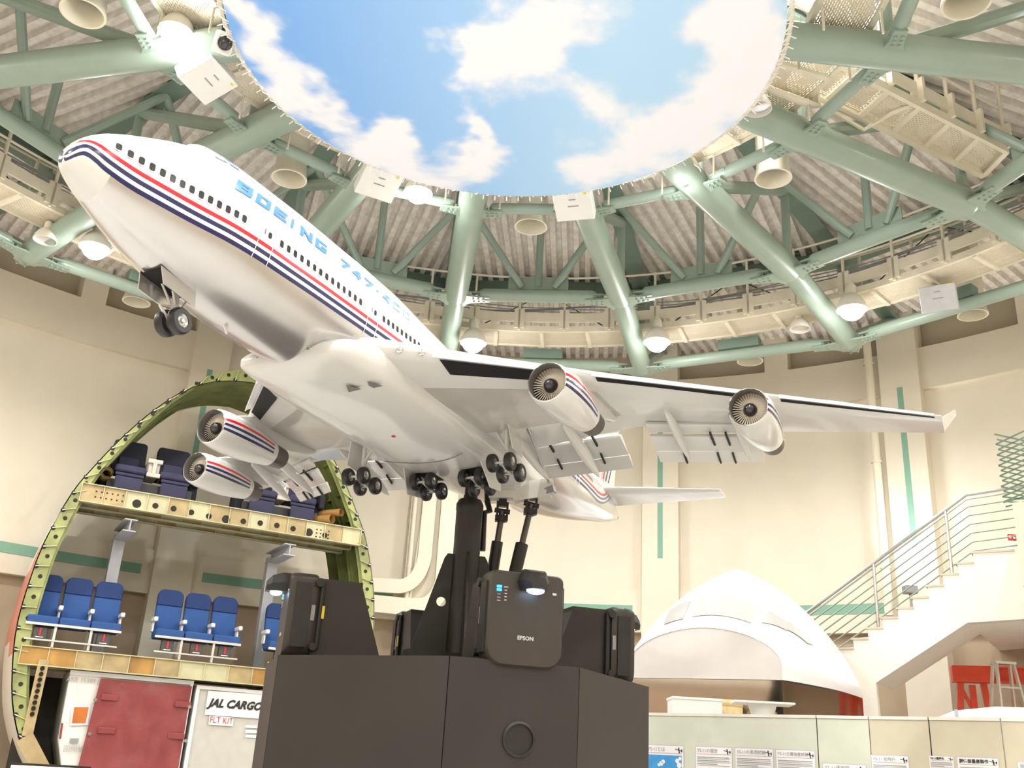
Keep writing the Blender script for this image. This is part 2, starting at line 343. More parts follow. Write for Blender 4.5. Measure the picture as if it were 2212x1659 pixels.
for x, y, z in vs:
    X, Y = x+HX, y+HY; p = Vector((X*.9, Y*.9, 0)); wx = NZ.fractal(p*1.3+Vector((3, 1, 5)), .8, 2.1, 4); wy = NZ.fractal(p*1.3+Vector((9, 4, 2)), .8, 2.1, 4)
    X2, Y2 = X+wx*.3, Y+wy*.3; d = 0
    for bx, by, ra, rb, w in blobs:
        q = ((X2-bx)/ra)**2+((Y2-by)/rb)**2
        if q < 6: d += w*math.exp(-q*1.1)
    d += .36*NZ.fractal(p*2.0, .7, 2.2, 6)+.03
    t = min(1, max(0, (d-.6)/.8)); t = t*t*(3-2*t)
    g = min(1, max(0, (X+2.6)/3.4)); b = [c0[k]*(1-g)+c1[k]*g for k in range(3)]
    buf += [b[k]*(1-t)+cw[k]*t for k in range(3)]+[1]
at.data.foreach_set('color', buf)
sky_m = bpy.data.materials.new('glowing_sky_print'); sky_m.use_nodes = True; nt = sky_m.node_tree; b = nt.nodes['Principled BSDF']; ca = nt.nodes.new('ShaderNodeVertexColor'); ca.layer_name = 'print'
nt.links.new(ca.outputs[0], b.inputs['Base Color']); nt.links.new(ca.outputs[0], b.inputs['Emission Color']); b.inputs['Emission Strength'].default_value = 0.17; b.inputs['Roughness'].default_value = .9; b.inputs['Specular IOR Level'].default_value = .1  # the print is given a faint glow in place of light falling on it
me.materials.append(sky_m); o = bpy.data.objects.new('screen', me); COL.objects.link(o); o.parent = SKY
rope_m = mat('white_lacing', (236, 234, 230), .7)
m = MB(); m.path([(HX+3.02*math.cos(2*math.pi*i/96), HY+3.02*math.sin(2*math.pi*i/96), ZD+.06) for i in range(96)], .022, 8, closed=True); m.build('hoop', cream_m, SKY)
m = MB()
for i in range(120):
    a = 3*i; m.path([pol(a, 2.95, ZD-.006), pol(a+.5, 3.035, ZD+.03), pol(a+1.4, 3.04, ZD+.07), pol(a+2.4, 2.96, ZD-.006)], .0075, 4)
    m.tube(pol(a+1.4, 3.03, ZD+.03), pol(a+1.4, 3.09, ZD+.0), .008, n=4)
o = m.build('lacing', rope_m, SKY, smooth=0); o['kind'] = 'stuff'
m = MB()
for i in range(12): m.tube(pol(30*i+10, 3.02, ZD+.07), pol(30*i+10, 3.2, 9.5), .012, n=5)
m.build('hanger_wires', steel_m, SKY)['kind'] = 'stuff'

# ---------------------------------------------------------------- catwalks
def holes_mat(name, rgb, sx, sy):
    m = mat(name, rgb, .55, var=.04); nt = m.node_tree; b = nt.nodes['Principled BSDF']; tc = nt.nodes.new('ShaderNodeTexCoord'); mp = nt.nodes.new('ShaderNodeMapping'); mp.inputs['Scale'].default_value = (sx, sy, 1)
    br = nt.nodes.new('ShaderNodeTexBrick'); br.inputs['Scale'].default_value = 1; br.inputs['Mortar Size'].default_value = .012; br.inputs['Mortar Smooth'].default_value = 0; br.inputs['Brick Width'].default_value = .07; br.inputs['Row Height'].default_value = .03
    br.inputs['Color1'].default_value = (0, 0, 0, 1); br.inputs['Color2'].default_value = (0, 0, 0, 1); br.inputs['Mortar'].default_value = (1, 1, 1, 1)
    nt.links.new(tc.outputs['UV'], mp.inputs[0]); nt.links.new(mp.outputs[0], br.inputs['Vector']); nt.links.new(br.outputs['Color'], b.inputs['Alpha']); return m
grate_m = holes_mat('expanded_metal', (226, 214, 192), 1, 1)
def uvgrid(name, quads, uvs, m, parent):
    mb = MB()
    for q in quads: mb.add(q, [(0, 1, 2, 3)])
    o = mb.build(name, m, parent, smooth=0); uv = o.data.uv_layers.new(name='uv')
    for p, q in zip(o.data.polygons, uvs):
        for li, vi in zip(p.loop_indices, p.vertices): uv.data[li].uv = q[vi % 4]
    return o
def ring_walk(par, az0, az1, r0, r1, z, npan, rails=True, posts=True):
    st = (az1-az0)/npan; Q, U = [], []
    for i in range(npan):
        for k in range(3):
            a, b = az0+st*(i+k/3), az0+st*(i+(k+1)/3); Q.append([pol(a, r0, z), pol(b, r0, z), pol(b, r1, z), pol(a, r1, z)]); L = r1*R_(1)
            U.append([(a*L, 0), (b*L, 0), (b*L, r1-r0), (a*L, r1-r0)])
    uvgrid('grating', Q, U, grate_m, par)
    for r in (r0, r1):
        m = MB(); arc(m, az0, az1, z-.02, z+.1, r-.03, r+.03, 2.8); m.build('edge_channel', cream_m, par)
    for i in range(npan+1):
        a = az0+st*i; MB().beam(pol(a, r0, z-.02), pol(a, r1, z-.02), .07, .06).build('cross_beam', cream_m, par)
    if not rails: return
    for r in (r0-.05, r1+.05):
        m = MB(); arc(m, az0, az1, z+.17, z+.36, r-.02, r+.02, 2.8); m.build('toe_beam', cream_m, par)
        for h in (.72, 1.15):
            m = MB(); m.path([pol(az0+(az1-az0)*k/9, r, z+h) for k in range(10)], .022, 6); m.build('handrail', cream_m, par)
        for i in range(npan):
            a = az0+st*(i+.5); p = pol(a, r, z); t = Vector((-math.sin(R_(a)), math.cos(R_(a)), 0)); m = MB(); m.beam(p, p+Vector((0, 0, 1.17)), .05, .04, t); m.beam(p+Vector((0, 0, .04)), p+Vector((0, 0, .44)), .2, .05, Vector((math.cos(R_(a)), math.sin(R_(a)), 0))); m.build('rail_post', cream_m, par)
RW_ = thing('ring_catwalk', 'cream steel ring catwalk with handrails running around under the roof edge', 'catwalk', pol(90, 9.5, 9.62))
for a0 in keys[:-1]: ring_walk(RW_, a0, a0+22.5, 9.15, 9.86, 9.64, 4)
m = MB()
for k in range(5): m.path([pol(20+3*i, 9.12+.01*k, 9.98+.05*k+.03*math.sin(i*.9+k)) for i in range(50)], .012, 5)
m.build('cables', grey_m, RW_)['kind'] = 'stuff'
m = MB()
for a0 in keys[:-1]:
    for s0, s1 in ((.1, .55), (.9, .45)):
        p, q = pol(a0+22.5*s0, 9.95, 9.9), pol(a0+22.5*s1, 9.95, 11.0); m.tube(p, q, .012, n=5)
m.build('brace_rods', black_m, RW_)
IW = thing('inner_catwalk', 'cream steel grating walkway around the rim of the sky disc', 'catwalk', pol(90, 3.9, 9.74))
for a0 in keys[:-1]: ring_walk(IW, a0, a0+22.5, 3.5, 4.2, 9.74, 2, rails=False)
m = MB()
for a0 in keys[:-1]:
    for s in (.25, .75):
        for r in (3.52, 4.18): p = pol(a0+22.5*s, r, 9.72); m.tube(p, p-Vector((0, 0, .35)), .015, n=6)
m.build('hanging_rods', cream_m, IW)['kind'] = 'stuff'
for a0 in (6.06,):
    m = MB()
    for k in range(4): m.path([pol(24-.6*k, 3.3+.25*i, 9.66-.02*k) for i in range(5)]+[pol(24-.6*k, 4.3, 9.8)], .028, 6)
    m.build('cable_bundle', cream_m, IW)
RC = thing('radial_catwalk', 'straight cream grating catwalk with railing between disc and outer ring at right', 'catwalk', at_height(1990, 275, 10.15))
c00, c01, c11, c10 = [at_height(x, y, 10.15) for x, y in ((1806, 224), (2124, 375), (2174, 324), (1870, 167))]
ext = (c01-c00)*.28; c00 -= ext; c10 -= (c11-c10)*.28; NP = 6
Q, U = [], []
for i in range(NP):
    f0, f1 = i/NP, (i+1)/NP; Q.append([c00.lerp(c01, f0), c00.lerp(c01, f1), c10.lerp(c11, f1), c10.lerp(c11, f0)]); L = (c01-c00).length; U.append([(f0*L, 0), (f1*L, 0), (f1*L, .65), (f0*L, .65)])
uvgrid('grating', Q, U, grate_m, RC)
m = MB(); m.beam(c00, c01, .09, .14); m.build('edge_channel', cream_m, RC); m = MB(); m.beam(c10, c11, .06, .12); m.build('edge_channel', cream_m, RC)
for i in range(NP+1): MB().beam(c00.lerp(c01, i/NP), c10.lerp(c11, i/NP), .08, .1).build('cross_beam', cream_m, RC)
up = Vector((0, 0, 1)); m = MB(); m.beam(c10+up*.26, c11+up*.26, .03, .2); m.build('toe_beam', cream_m, RC)
for h in (.7, 1.12): MB().tube(c10+up*h, c11+up*h, .024, n=8).build('handrail', cream_m, RC)
for i in range(NP+1):
    p = c10.lerp(c11, i/NP); m = MB(); m.tube(p, p+up*1.13, .03, n=6); m.beam(p+up*.02, p+up*.4, .2, .05, (c11-c10)); m.build('rail_post', cream_m, RC)
MB().path([c00+Vector((0, 0, -.08)), c00.lerp(c01, .35)+Vector((0, 0, -.22)), c00.lerp(c10, .5).lerp(c01.lerp(c11, .5), .42)+Vector((0, 0, -.06)), c10.lerp(c11, .48)], .03, 6).build('cable_loop', cream_m, RC)

# ---------------------------------------------------------------- ventilation nozzles, lamps, boxes
noz2_m = mat('nozzle_cream', (232, 226, 206), .5, var=.03)
def nozzle(p, lab, ztop, grp):
    t = thing('air_nozzle', lab, 'air nozzle', p, group=grp)
    m = MB(); m.lathe([(.235, ztop-p.z), (.225, .22), (.24, .06), (.262, .0), (.262, -.03), (.235, -.03), (.21, .05), (.2, .34)], n=32); m.build('duct', noz2_m, t, world=False)
    m = MB(); m.lathe([(.2, .3), (.001, .3)], n=24); m.build('throat', dark_m, t, world=False)
    m = MB(); m.beam((-.17, 0, .2), (.17, 0, .2), .02, .05); m.build('damper_blade', noz2_m, t, world=False)
for (x, y), lab in (((1147, 487), 'cream air nozzle hanging below the middle of the sky disc'), ((625, 383), 'cream air nozzle above the raised hull lettering'), ((1670, 382), 'cream air nozzle right of the bright rim lamp'), ((180, 25), 'cream air nozzle at the upper left corner'), ((2087, 3), 'cream air nozzle at the upper right corner')):
    nozzle(at_cyl(x, y, 5.0), lab, 11.35, 'inner air nozzles')
for (x, y), lab in (((1620, 778), 'cream air nozzle above the outer port engine'), ((2101, 678), 'cream air nozzle right of the grey ceiling box'), ((295, 650), 'cream air nozzle on the left behind the nose wheels')):
    nozzle(at_cyl(x, y, 11.0), lab, 11.1, 'outer air nozzles')
bell_m = mat('lamp_reflector_white', (226, 220, 208), .35, var=.02); bulb_m = mat('lamp_bulb_glow', (255, 250, 240), .4, emit=22.0, var=0)
glass_off = mat('lamp_glass_off', (206, 206, 206), .15, metal=.6)
def lamp(p, lab, lit, hang, sc=1.0, grp=None):
    sc *= 1.0
    t = thing('high_bay_lamp', lab, 'lamp', p, group=grp)
    m = MB(); m.lathe([(.04*sc, .42*sc), (.075*sc, .4*sc), (.085*sc, .26*sc), (.15*sc, .2*sc), (.205*sc, .1*sc), (.225*sc, 0), (.21*sc, 0), (.19*sc, .09*sc), (.07*sc, .2*sc)], n=28); m.build('reflector', bell_m, t, world=False)
    m = MB(); (m.sphere((0, 0, .03*sc), .19*sc, 20, 12) if lit else m.lathe([(.2*sc, .06*sc), (.001, .075*sc)], n=24)); m.build('bulb' if lit else 'lens', bulb_m if lit else glass_off, t, world=False)
    m = MB(); m.tube((0, 0, .4*sc), (0, 0, .4*sc+hang), .018, n=8); m.lathe([(.02, .38*sc+hang), (.06, .42*sc+hang), (.06, .46*sc+hang), (.02, .47*sc+hang)], n=12); m.build('stem', cream_m, t, world=False)
    if lit: l = lamp_light(p+Vector((0, 0, -.19))); l.parent = t; l.location = (0, 0, -.19)
    return t
for (x, y, R), lab in (((903, 418, 4.05), 'lit lamp at the rim of the sky disc between the two white boxes'), ((1481, 373, 4.05), 'lit lamp at the rim of the sky disc on its right'), ((380, 72, 4.05), 'lit lamp at the rim of the sky disc above the small camera'), ((1748, -22, 4.05), 'lit lamp at the rim of the sky disc above the upper right edge')):
    lamp(at_cyl(x, y, R), lab, True, .12, .95, grp='lit rim lamps')
for (x, y, R), lab in (((1022, 742, 8.95), 'lit lamp below the ring catwalk right of the hull'), ((1419, 740, 8.95), 'lit lamp below the ring catwalk over the port wing'), ((1840, 670, 8.95), 'lit lamp below the ring catwalk at the right'), ((205, 537, 8.95), 'lit lamp below the ring catwalk under the nose')):
    p = at_cyl(x, y, R); hg = 9.72-(p.z+.52); t = lamp(p, lab, True, hg, 1.15, grp='lit catwalk lamps'); q = Vector((p.x, p.y, 9.74)); o_ = (q-Vector((HX, HY, 9.74))).normalized(); m = MB(); m.beam(q-o_*.05, q+o_*.32, .08, .05); m.build('bracket_arm', cream_m, t)
def hang_arm(t, p, d):
    m = MB(); m.beam(p+Vector((0, 0, .98)), p+Vector((0, 0, .98))+d, .09, .06); m.build('bracket_arm', cream_m, t)
for (x, y, R, s), lab in (((1728, 712, 9.55, .85), 'unlit bell lamp hanging from the ring catwalk at right'), ((97, 520, 9.55, .85), 'unlit bell lamp hanging from the ring catwalk at left'), ((1637, 236, 3.35, .75), 'unlit bell lamp at the right rim of the sky disc')):
    p = at_cyl(x, y, R); t = lamp(p, lab, False, .55, s); hang_arm(t, p-Vector((0, 0, .04)), (Vector((HX, HY, p.z))-p).normalized()*-.75)
# lamps over the part of the hall behind the camera
for az in (210, 255, 300): lamp(pol(az, 4.05, 9.25), 'lit rim lamp over the entrance side, out of view', True, .12, grp='lamps behind the camera')
for az in (4, 27, 158.6, 181, 203.6, 226, 248.5, 271, 293.5, 316, 338): lamp(pol(az, 9.75, 9.4), 'lit catwalk lamp over the entrance side, out of view', True, .1, grp='lamps behind the camera')
spk_m = mat('speaker_white', (240, 238, 234), .45, var=.02)
def speaker(p, lab, n, w=.56, h=.5, d=.2, face=None):
    n = Vector(n).normalized(); side = n.cross(Vector((0, 0, 1))).normalized(); upv = side.cross(n).normalized(); R = Matrix((side, upv, n)).transposed()
    t = thing('speaker_box', lab, 'speaker', p, group='white ceiling speakers')
    m = MB(); m.box(p, (w, h, d), R); m.build('cabinet', face or spk_m, t, bevel=.012)
    f = p+n*(d/2+.004)
    for k, L in ((.0, .16), (.11, .1)): m = MB(); m.box(f+upv*k, (L, .014, .006), R); m.build('slot', grey_m, t)
    m = MB(); m.box(f+upv*.2-side*.2, (.04, .03, .006), R); m.build('label_dot', mat('yellow_label', (232, 220, 60), .5), t)
    b = p-n*(d/2+.06); m = MB(); m.box(b, (.3, .08, .14), R); m.beam(b, b+Vector((0, 0, .55))-n*.1, .06, .06, n); m.build('bracket', grey_m, t)
for (x, y), lab in (((447, 165), 'white ceiling speaker under the small camera at upper left'), ((818, 390), 'white ceiling speaker at the disc rim left of the bright lamp'), ((1240, 437), 'white ceiling speaker at the disc rim right of the centre nozzle')):
    p = at_cyl(x, y, 3.85); inn = Vector((HX-p.x, HY-p.y, 0)).normalized(); speaker(p, lab, inn*.42+Vector((0, 0, -.9)))
p = at_cyl(2028, 645, 9.55); inn = Vector((-p.x, -p.y, 0)).normalized(); speaker(p, 'grey fronted speaker box below the ring catwalk at far right', inn*.95+Vector((-.1, 0, -.42)), .56, .44, .34, mat('speaker_grey', (196, 196, 200), .5))
p = at_cyl(485, 93, 3.1); t = thing('dome_camera', 'small white camera with a round black lens at the disc rim', 'camera', p)
dn = (EYE+Vector((1.5, 0, 0))-p).normalized(); side = dn.cross(Vector((0, 0, 1))).normalized(); R = Matrix((side, side.cross(dn), dn)).transposed()
m = MB(); m.box(p-dn*.1, (.2, .24, .2), R); m.build('housing', spk_m, t, bevel=.02); m = MB(); m.tube(p-dn*.01, p+dn*.05, .085, .08, 20); m.sphere(p+dn*.04, .07, 16, 8); m.build('lens', mat('lens_black', (22, 20, 26), .08, coat=1), t)
m = MB(); m.beam(p-dn*.15, p+Vector((0, 0, .55))-dn*.3, .1, .16); m.build('mount', black_m, t)
# ---------------------------------------------------------------- the airliner model (built in full-size metres / 8: x aft, y starboard, z up)
AIR = thing('airliner_model', 'large white airliner model with red and navy stripes on a black post', 'aircraft model',
            (-2.4038, 4.3884, 4.5255), (R_(-0.769), R_(0.4766), R_(63.7237)))
K8 = 0.125
def A(x, y, z): return Vector((x*K8, y*K8, z*K8))
pw_m = mat('hull_white', (246, 246, 246), 0.16, var=0.01, coat=0.6)
pl_m = mat('hull_silver_grey', (212, 210, 208), 0.24, metal=0.8, var=0.03, scale=3, coat=0.5)
rad_m = mat('radome_grey', (226, 226, 222), 0.3, var=0.01, coat=0.3)
red_m = mat('stripe_red', (214, 30, 52), 0.25, var=0.03, coat=0.5)
navy_m = mat('stripe_navy', (30, 36, 92), 0.25, var=0.05, coat=0.5)
wing_m = mat('wing_grey', (218, 217, 212), 0.22, var=0.02, scale=2, coat=0.5)
wpan_m = mat('wing_belly_panel', (186, 182, 174), 0.25, var=0.03, coat=0.4)
pan_m = mat('panel_line_grey', (120, 118, 116), 0.5)
glass_m = mat('cabin_glass', (62, 62, 66), 0.08, var=0.2, coat=0.5)
blue_m = mat('letter_blue', (84, 150, 226), 0.3, var=0.03, coat=0.4)
tyre_m = mat('tyre_rubber', (44, 42, 43), 0.38, var=0.1, scale=20)
fan_m = mat('fan_blade_metal', (216, 206, 188), 0.4, metal=0.1, var=0.1)
noz_m = mat('hot_nozzle', (104, 98, 94), 0.4, metal=0.6, var=0.1, stretch=(1, 6, 6))
inl_m = mat('inlet_grey', (112, 108, 104), 0.4, metal=0.4, var=0.1)
SX = [(0, -.75, -.75, 0, -.75), (.03, -.55, -.95, .22, -.68), (.1, -.35, -1.15, .42, -.6), (.4, .25, -1.48, .75, -.35), (1.1, 1.02, -1.85, 1.12, -.12), (2, 1.65, -2.2, 1.48, 0), (3.5, 2.45, -2.7, 2.0, .1), (5, 3.2, -3.1, 2.42, .12),
      (5.9, 3.62, -3.27, 2.65, .12), (6.2, 3.92, -3.32, 2.72, .12), (7.5, 4.1, -3.47, 3.0, .1), (10, 4.18, -3.7, 3.22, 0), (14, 4.32, -3.8, 3.25, 0), (22, 4.25, -3.75, 3.25, 0), (26, 3.75, -3.75, 3.25, 0), (31, 3.25, -3.75, 3.25, 0),
      (44, 3.25, -3.75, 3.25, 0), (50, 3.2, -3.3, 3.0, .1), (56, 3.05, -2.3, 2.4, .45), (62, 2.7, -1., 1.6, .95), (66, 2.2, -.1, .95, 1.25), (68.6, 1.55, .7, .35, 1.2)]
_c = list(zip(*SX))
def sect(x): return [pchip(_c[0], _c[k], x) for k in (1, 2, 3, 4)]
ZRX, ZRZ = (0, .2, .4, .8, 1.25, 3, 6, 9, 14, 24, 34, 44, 52, 56, 58, 60, 62, 64, 69), (-.3, .02, .17, .06, -.13, -.46, -.6, -.6, -.5, -.29, -.05, .2, .42, .5, .55, .85, 1.6, 2.6, 6)
def zr(x): return pchip(ZRX, ZRZ, x)
def hull_y(x, z, off=0.0):                                                   # half width of the hull at (x, z)
    zt, zb, hw, zc = sect(x); h = (zt-zc) if z > zc else (zc-zb); u = (z-zc)/h
    return (hw+off)*math.sqrt(max(0, 1-u*u))
NCR, NBE = 12, 14
def station(x):
    zt, zb, hw, zc = sect(x); r = zr(x); lv = [r+.1, r-.1, r-.27, r-.47, r-.64, r-.84]
    lv = [min(max(q, zb+.03*(zt-zb)*(1-i/9)), zt-.02*(zt-zb)*(1+i/6)) for i, q in enumerate(lv)]
    an = lambda z: math.asin(max(-1, min(1, (z-zc)/((zt-zc) if z > zc else (zc-zb)))) if zt > zb else 0)
    a0, a1 = an(lv[0]), an(lv[-1])
    th = [math.pi/2+(a0-math.pi/2)*i/NCR for i in range(NCR+1)] + [an(q) for q in lv[1:-1]] + [a1+(-math.pi/2-a1)*i/NBE for i in range(NBE+1)]
    pt = [(hw*math.cos(t), zc+((zt-zc) if t > 0 else (zc-zb))*math.sin(t)) for t in th]
    return [A(x, -y, z) for y, z in pt] + [A(x, y, z) for y, z in pt[-2:0:-1]]
rows = [0]*NCR + [1, 0, 2, 0, 2] + [3]*NBE
rowmats = rows + rows[::-1]
def hull(name, xs, mats, cap0=False, cap1=False):
    m = MB(); rs = [station(x) for x in xs]; n = len(rs[0]); m.rings(rs)
    m.mi = [rowmats[k] for i in range(len(rs)-1) for k in range(n)]
    if cap0: m.add(rs[0], [tuple(range(n))], 3)
    if cap1: m.add(rs[-1], [tuple(range(n))], 3)
    return m.build(name, mats, AIR, world=False, smooth=60)
xr = [0.004, .012, .03, .06, .1, .17, .25, .33, .4, .55, .7, .9, 1.1, 1.3, 1.55]
hull('radome', xr, [rad_m, red_m, navy_m, rad_m], cap0=True)
hull('fuselage', [1.55, 1.75, 2, 2.3, 2.7, 3.1, 3.5, 4, 4.5, 5, 5.4, 5.7, 5.9, 6.0, 6.1, 6.2, 6.6, 7, 7.5, 8.2, 9, 10, 11, 12.5, 14, 16, 18, 20, 22, 23, 24, 25, 26, 27, 28.5, 30, 31, 34, 37, 40, 44, 46, 48, 50, 52, 54, 55, 56, 57, 58, 59, 60, 61, 62, 63, 64, 65, 66, 67, 68, 68.6], [pw_m, red_m, navy_m, pl_m], cap1=True)
m = MB(); m.tube(A(68.55, 0, 1.12), A(69.1, 0, 1.15), .3*K8, .22*K8, 14); m.build('tail_outlet', noz_m, AIR, world=False)

def on_hull(x, z, off=0.012): return A(x, -hull_y(x, z)-off*2, z)
def hull_frame(x, z):
    p = on_hull(x, z); ux = (on_hull(x+.05, z)-on_hull(x-.05, z)).normalized(); uz = (on_hull(x, z+.05)-on_hull(x, z-.05)).normalized()
    return frame(p, ux, uz)
# cabin windows on the port side: 4 rows broken by the doors
def rrect(w, h, r, k=3):
    P = []
    for cx_, cy_, a in ((w/2-r, h/2-r, 0), (-w/2+r, h/2-r, 90), (-w/2+r, -h/2+r, 180), (w/2-r, -h/2+r, 270)):
        for i in range(k+1): t = R_(a+90*i/k); P.append((cx_+r*math.cos(t), cy_+r*math.sin(t)))
    return P
wm = MB(); wm.prism(rrect(.27*K8, .38*K8, .09*K8), (0, 0, -.01*K8), (1, 0, 0), (0, 1, 0), .012*K8); wme = wm.mesh('window', glass_m)
fm = MB(); a = rrect(.36*K8, .47*K8, .12*K8); b = rrect(.28*K8, .39*K8, .09*K8); nA = len(a)
fm.add([(p[0], p[1], 0) for p in a] + [(p[0], p[1], .004*K8) for p in b], [(i, (i+1) % nA, nA+(i+1) % nA, nA+i) for i in range(nA)]); fme = fm.mesh('window_rim', pw_m)
def windows(xs, up=.58):
    for x in xs:
        M = hull_frame(x, zr(x)+up)
        o = bpy.data.objects.new('window', wme); COL.objects.link(o); o.parent = AIR; o.matrix_local = M
        q = bpy.data.objects.new('window_rim', fme); COL.objects.link(q); q.parent = o
windows([1.53+.476*i for i in range(14)]); windows([10.32+.538*i for i in range(14)]); windows([19.73+.5*i for i in range(16)])
windows([44.5+.5*i for i in range(24)], .62)
um = MB(); um.prism(rrect(.16*K8, .22*K8, .06*K8), (0, 0, -.01*K8), (1, 0, 0), (0, 1, 0), .011*K8); ume = um.mesh('upper_window', mat('pale_window', (206, 206, 210), 0.2))
for i in range(24):
    x = 8.6+.6*i; o = bpy.data.objects.new('upper_window', ume); COL.objects.link(o); o.parent = AIR; o.matrix_local = hull_frame(x, 2.75)
# cabin doors: outline strips, handle and a small window
def door(x0, x1, z0, z1):
    m = MB()
    def strip(pts, w):
        P = []
        for x, z in pts: P.append(on_hull(x, z, .016))
        m.path(P, w*K8, n=5)
    rr = .12; pts = [(x0, z0+(z1-z0)*i/14) for i in range(15)]; strip(pts, .022)
    pts = [(x1, z0+(z1-z0)*i/14) for i in range(15)]; strip(pts, .022)
    strip([(x0, z1), ((x0+x1)/2, z1), (x1, z1)], .012)
    o = m.build('cabin_door', pw_m, AIR, world=False)
    w = bpy.data.objects.new('door_window', wme); COL.objects.link(w); w.parent = o; w.matrix_local = hull_frame((x0+x1)/2+.2, zr(x0)+.6) @ Matrix.Scale(.8, 4)
    h = MB(); h.prism(rrect(.05*K8, .3*K8, .02*K8), (0, 0, 0), (1, 0, 0), (0, 1, 0), .01*K8); h.xf(hull_frame((x0+x1)/2-.15, zr(x0)+.65)); h.build('door_handle', pan_m, o, world=False)
door(8.75, 9.75, -1.5, 1.0); door(18.15, 19.15, -1.4, 1.0); door(50.6, 51.5, -.7, 1.4)
# lettering laid onto the curved hull: strokes in a unit box, slanted, wrapped onto the port side
G = {'B': [(0, 0, 1, .27), (0, .73, 1, 1), (0, 0, .3, 1), (.72, 0, 1.03, .47), (.7, .53, 1, 1), (0, .4, .95, .6)], 'O': [(0, 0, 1, .24), (0, .76, 1, 1), (0, 0, .3, 1), (.7, 0, 1, 1)],
     'E': [(0, 0, 1, .24), (0, .76, 1, 1), (0, .39, .9, .61), (0, 0, .3, 1)], 'I': [(.1, 0, .45, 1)], 'N': [(0, 0, .28, 1), (.72, 0, 1, 1), ('d', 0, 1, 1, 0, .34)],
     'G': [(0, 0, 1, .24), (0, .76, 1, 1), (0, 0, .3, 1), (.7, 0, 1, .5), (.5, .36, 1, .54)], '7': [(0, .74, 1, 1), ('d', .98, .9, .3, 0, .34)], '4': [(0, .26, 1, .48), (.58, 0, .88, 1), ('d', .62, .98, .1, .36, .3)],
     '0': [(0, 0, 1, .22), (0, .78, 1, 1), (0, 0, .3, 1), (.7, 0, 1, 1)], '-': [(.15, .4, .85, .6)]}
def hull_text(txt, x0, x1, za, zb, h0, h1, gap=.28, slant=.42):
    n = len(txt); wts = [.55 if c in 'I-' else 1 for c in txt]; unit = (x1-x0)/(sum(wts)+gap*(n-1)); u = x0
    for c, w in zip(txt, wts):
        m = MB(); W = unit*w
        def put(a, b):
            s = 0
            xx = u + a*W + b*slant*.72; f = (xx-x0)/(x1-x0); z = za+(zb-za)*f + b*(h0+(h1-h0)*f); return xx, z
        for q in G[c]:
            if q[0] == 'd':
                _, a0, b0, a1, b1, t = q; cs = [((a0-t/2)+(a1-a0)*k/6, b0+(b1-b0)*k/6, (a0+t/2)+(a1-a0)*k/6) for k in range(7)]
                rs = [[on_hull(*put(l, b_), .02) for l in (a, r)] for a, b_, r in cs]
            else:
                a0, b0, a1, b1 = q; K = 5; rs = [[on_hull(*put(a0+(a1-a0)*i/4, b0+(b1-b0)*k/K), .02) for i in range(5)] for k in range(K+1)]
            m.rings(rs, closed=False)
        m.build('letter', blue_m, AIR, world=False, smooth=60); u += W+gap*unit
hull_text('BOEING', 7.0, 14.0, 1.3, 1.42, .72, .72); hull_text('747-400', 15.3, 22.9, 1.5, 1.55, .62, .6, gap=.34)
# flight deck glazing
gm = mat('flightdeck_glass', (150, 154, 160), 0.1, var=0.05, coat=0.4)
for s in (-1, 1):
    for (xa, za), (xb, zb_), (xc, zc_), (xd, zd) in (((6.2, 3.35), (6.9, 3.4), (7.0, 2.85), (6.3, 2.75)), ((7.1, 3.4), (7.7, 3.4), (7.8, 2.9), (7.2, 2.85))):
        m = MB(); P = [A(x, s*hull_y(x, z, .03), z) for x, z in ((xa, za), (xb, zb_), (xc, zc_), (xd, zd))]; m.add(P, [(0, 1, 2, 3)]); m.build('flight_deck_window', gm, AIR, world=False)

# wing-to-body fairing
m = MB(); FX = [(15.3, -3.45, -3.55, 1.2, -3.3), (15.45, -3.1, -3.8, 2.5, -3.4), (15.8, -2.75, -4.02, 3.25, -3.2), (16.4, -2.4, -4.18, 3.5, -3.0), (17.5, -2.0, -4.3, 3.72, -2.7), (19.5, -1.5, -4.38, 3.95, -2.5), (22, -.9, -4.42, 4.15, -2.4), (25, -.7, -4.42, 4.25, -2.5),
          (32, -.7, -4.42, 4.2, -2.6), (37, -.9, -4.4, 3.95, -2.7), (41, -1.3, -4.2, 3.6, -2.8), (44.5, -1.9, -3.85, 3.25, -2.8)]
fc = list(zip(*FX)); rs = []
for i in range(49):
    x = 15.3+(44.5-15.3)*(i/48)**1.6; zt, zb, hw, zm = [pchip(fc[0], fc[k], x) for k in (1, 2, 3, 4)]; ring = []
    base = hull_y(x, zt)*0.96
    for k in range(9):
        t = math.pi/2*k/8; ring.append((base+(hw-base)*math.sin(t)**.8, zm+(zt-zm)*math.cos(t)))
    for k in range(1, 13):
        t = math.pi/2*k/12; ring.append((hw*math.cos(t)**.62 if k < 12 else 0, zm+(zb-zm)*math.sin(t)**.8))
    rs.append([A(x, -y, z) for y, z in ring] + [A(x, y, z) for y, z in ring[-2::-1]])
m.rings(rs, closed=False); m.build('wing_fairing', wing_m, AIR, world=False, smooth=60)
m = MB(); m.path([A(31.8-.0022*(y*10)**2*.6-(.9 if abs(y) < 2.5 else 0)*0, y, -4.43) for y in [-3.0+.25*i for i in range(25)]], .03*K8, n=4); m.build('fairing_seam', pan_m, AIR, world=False)
for x, y in ((19.1, -2.3), (19.8, -3.2)):
    m = MB(); z = -4.33 if y > -2.5 else -3.98; m.add([A(x-.9, y, z-.02), A(x, y-.42, z+.02), A(x, y+.42, z-.06), A(x, y-.2, z+.12), A(x, y+.2, z+.1)], [(0, 1, 2), (1, 3, 4, 2)]); m.build('air_scoop', pan_m, AIR, world=False)
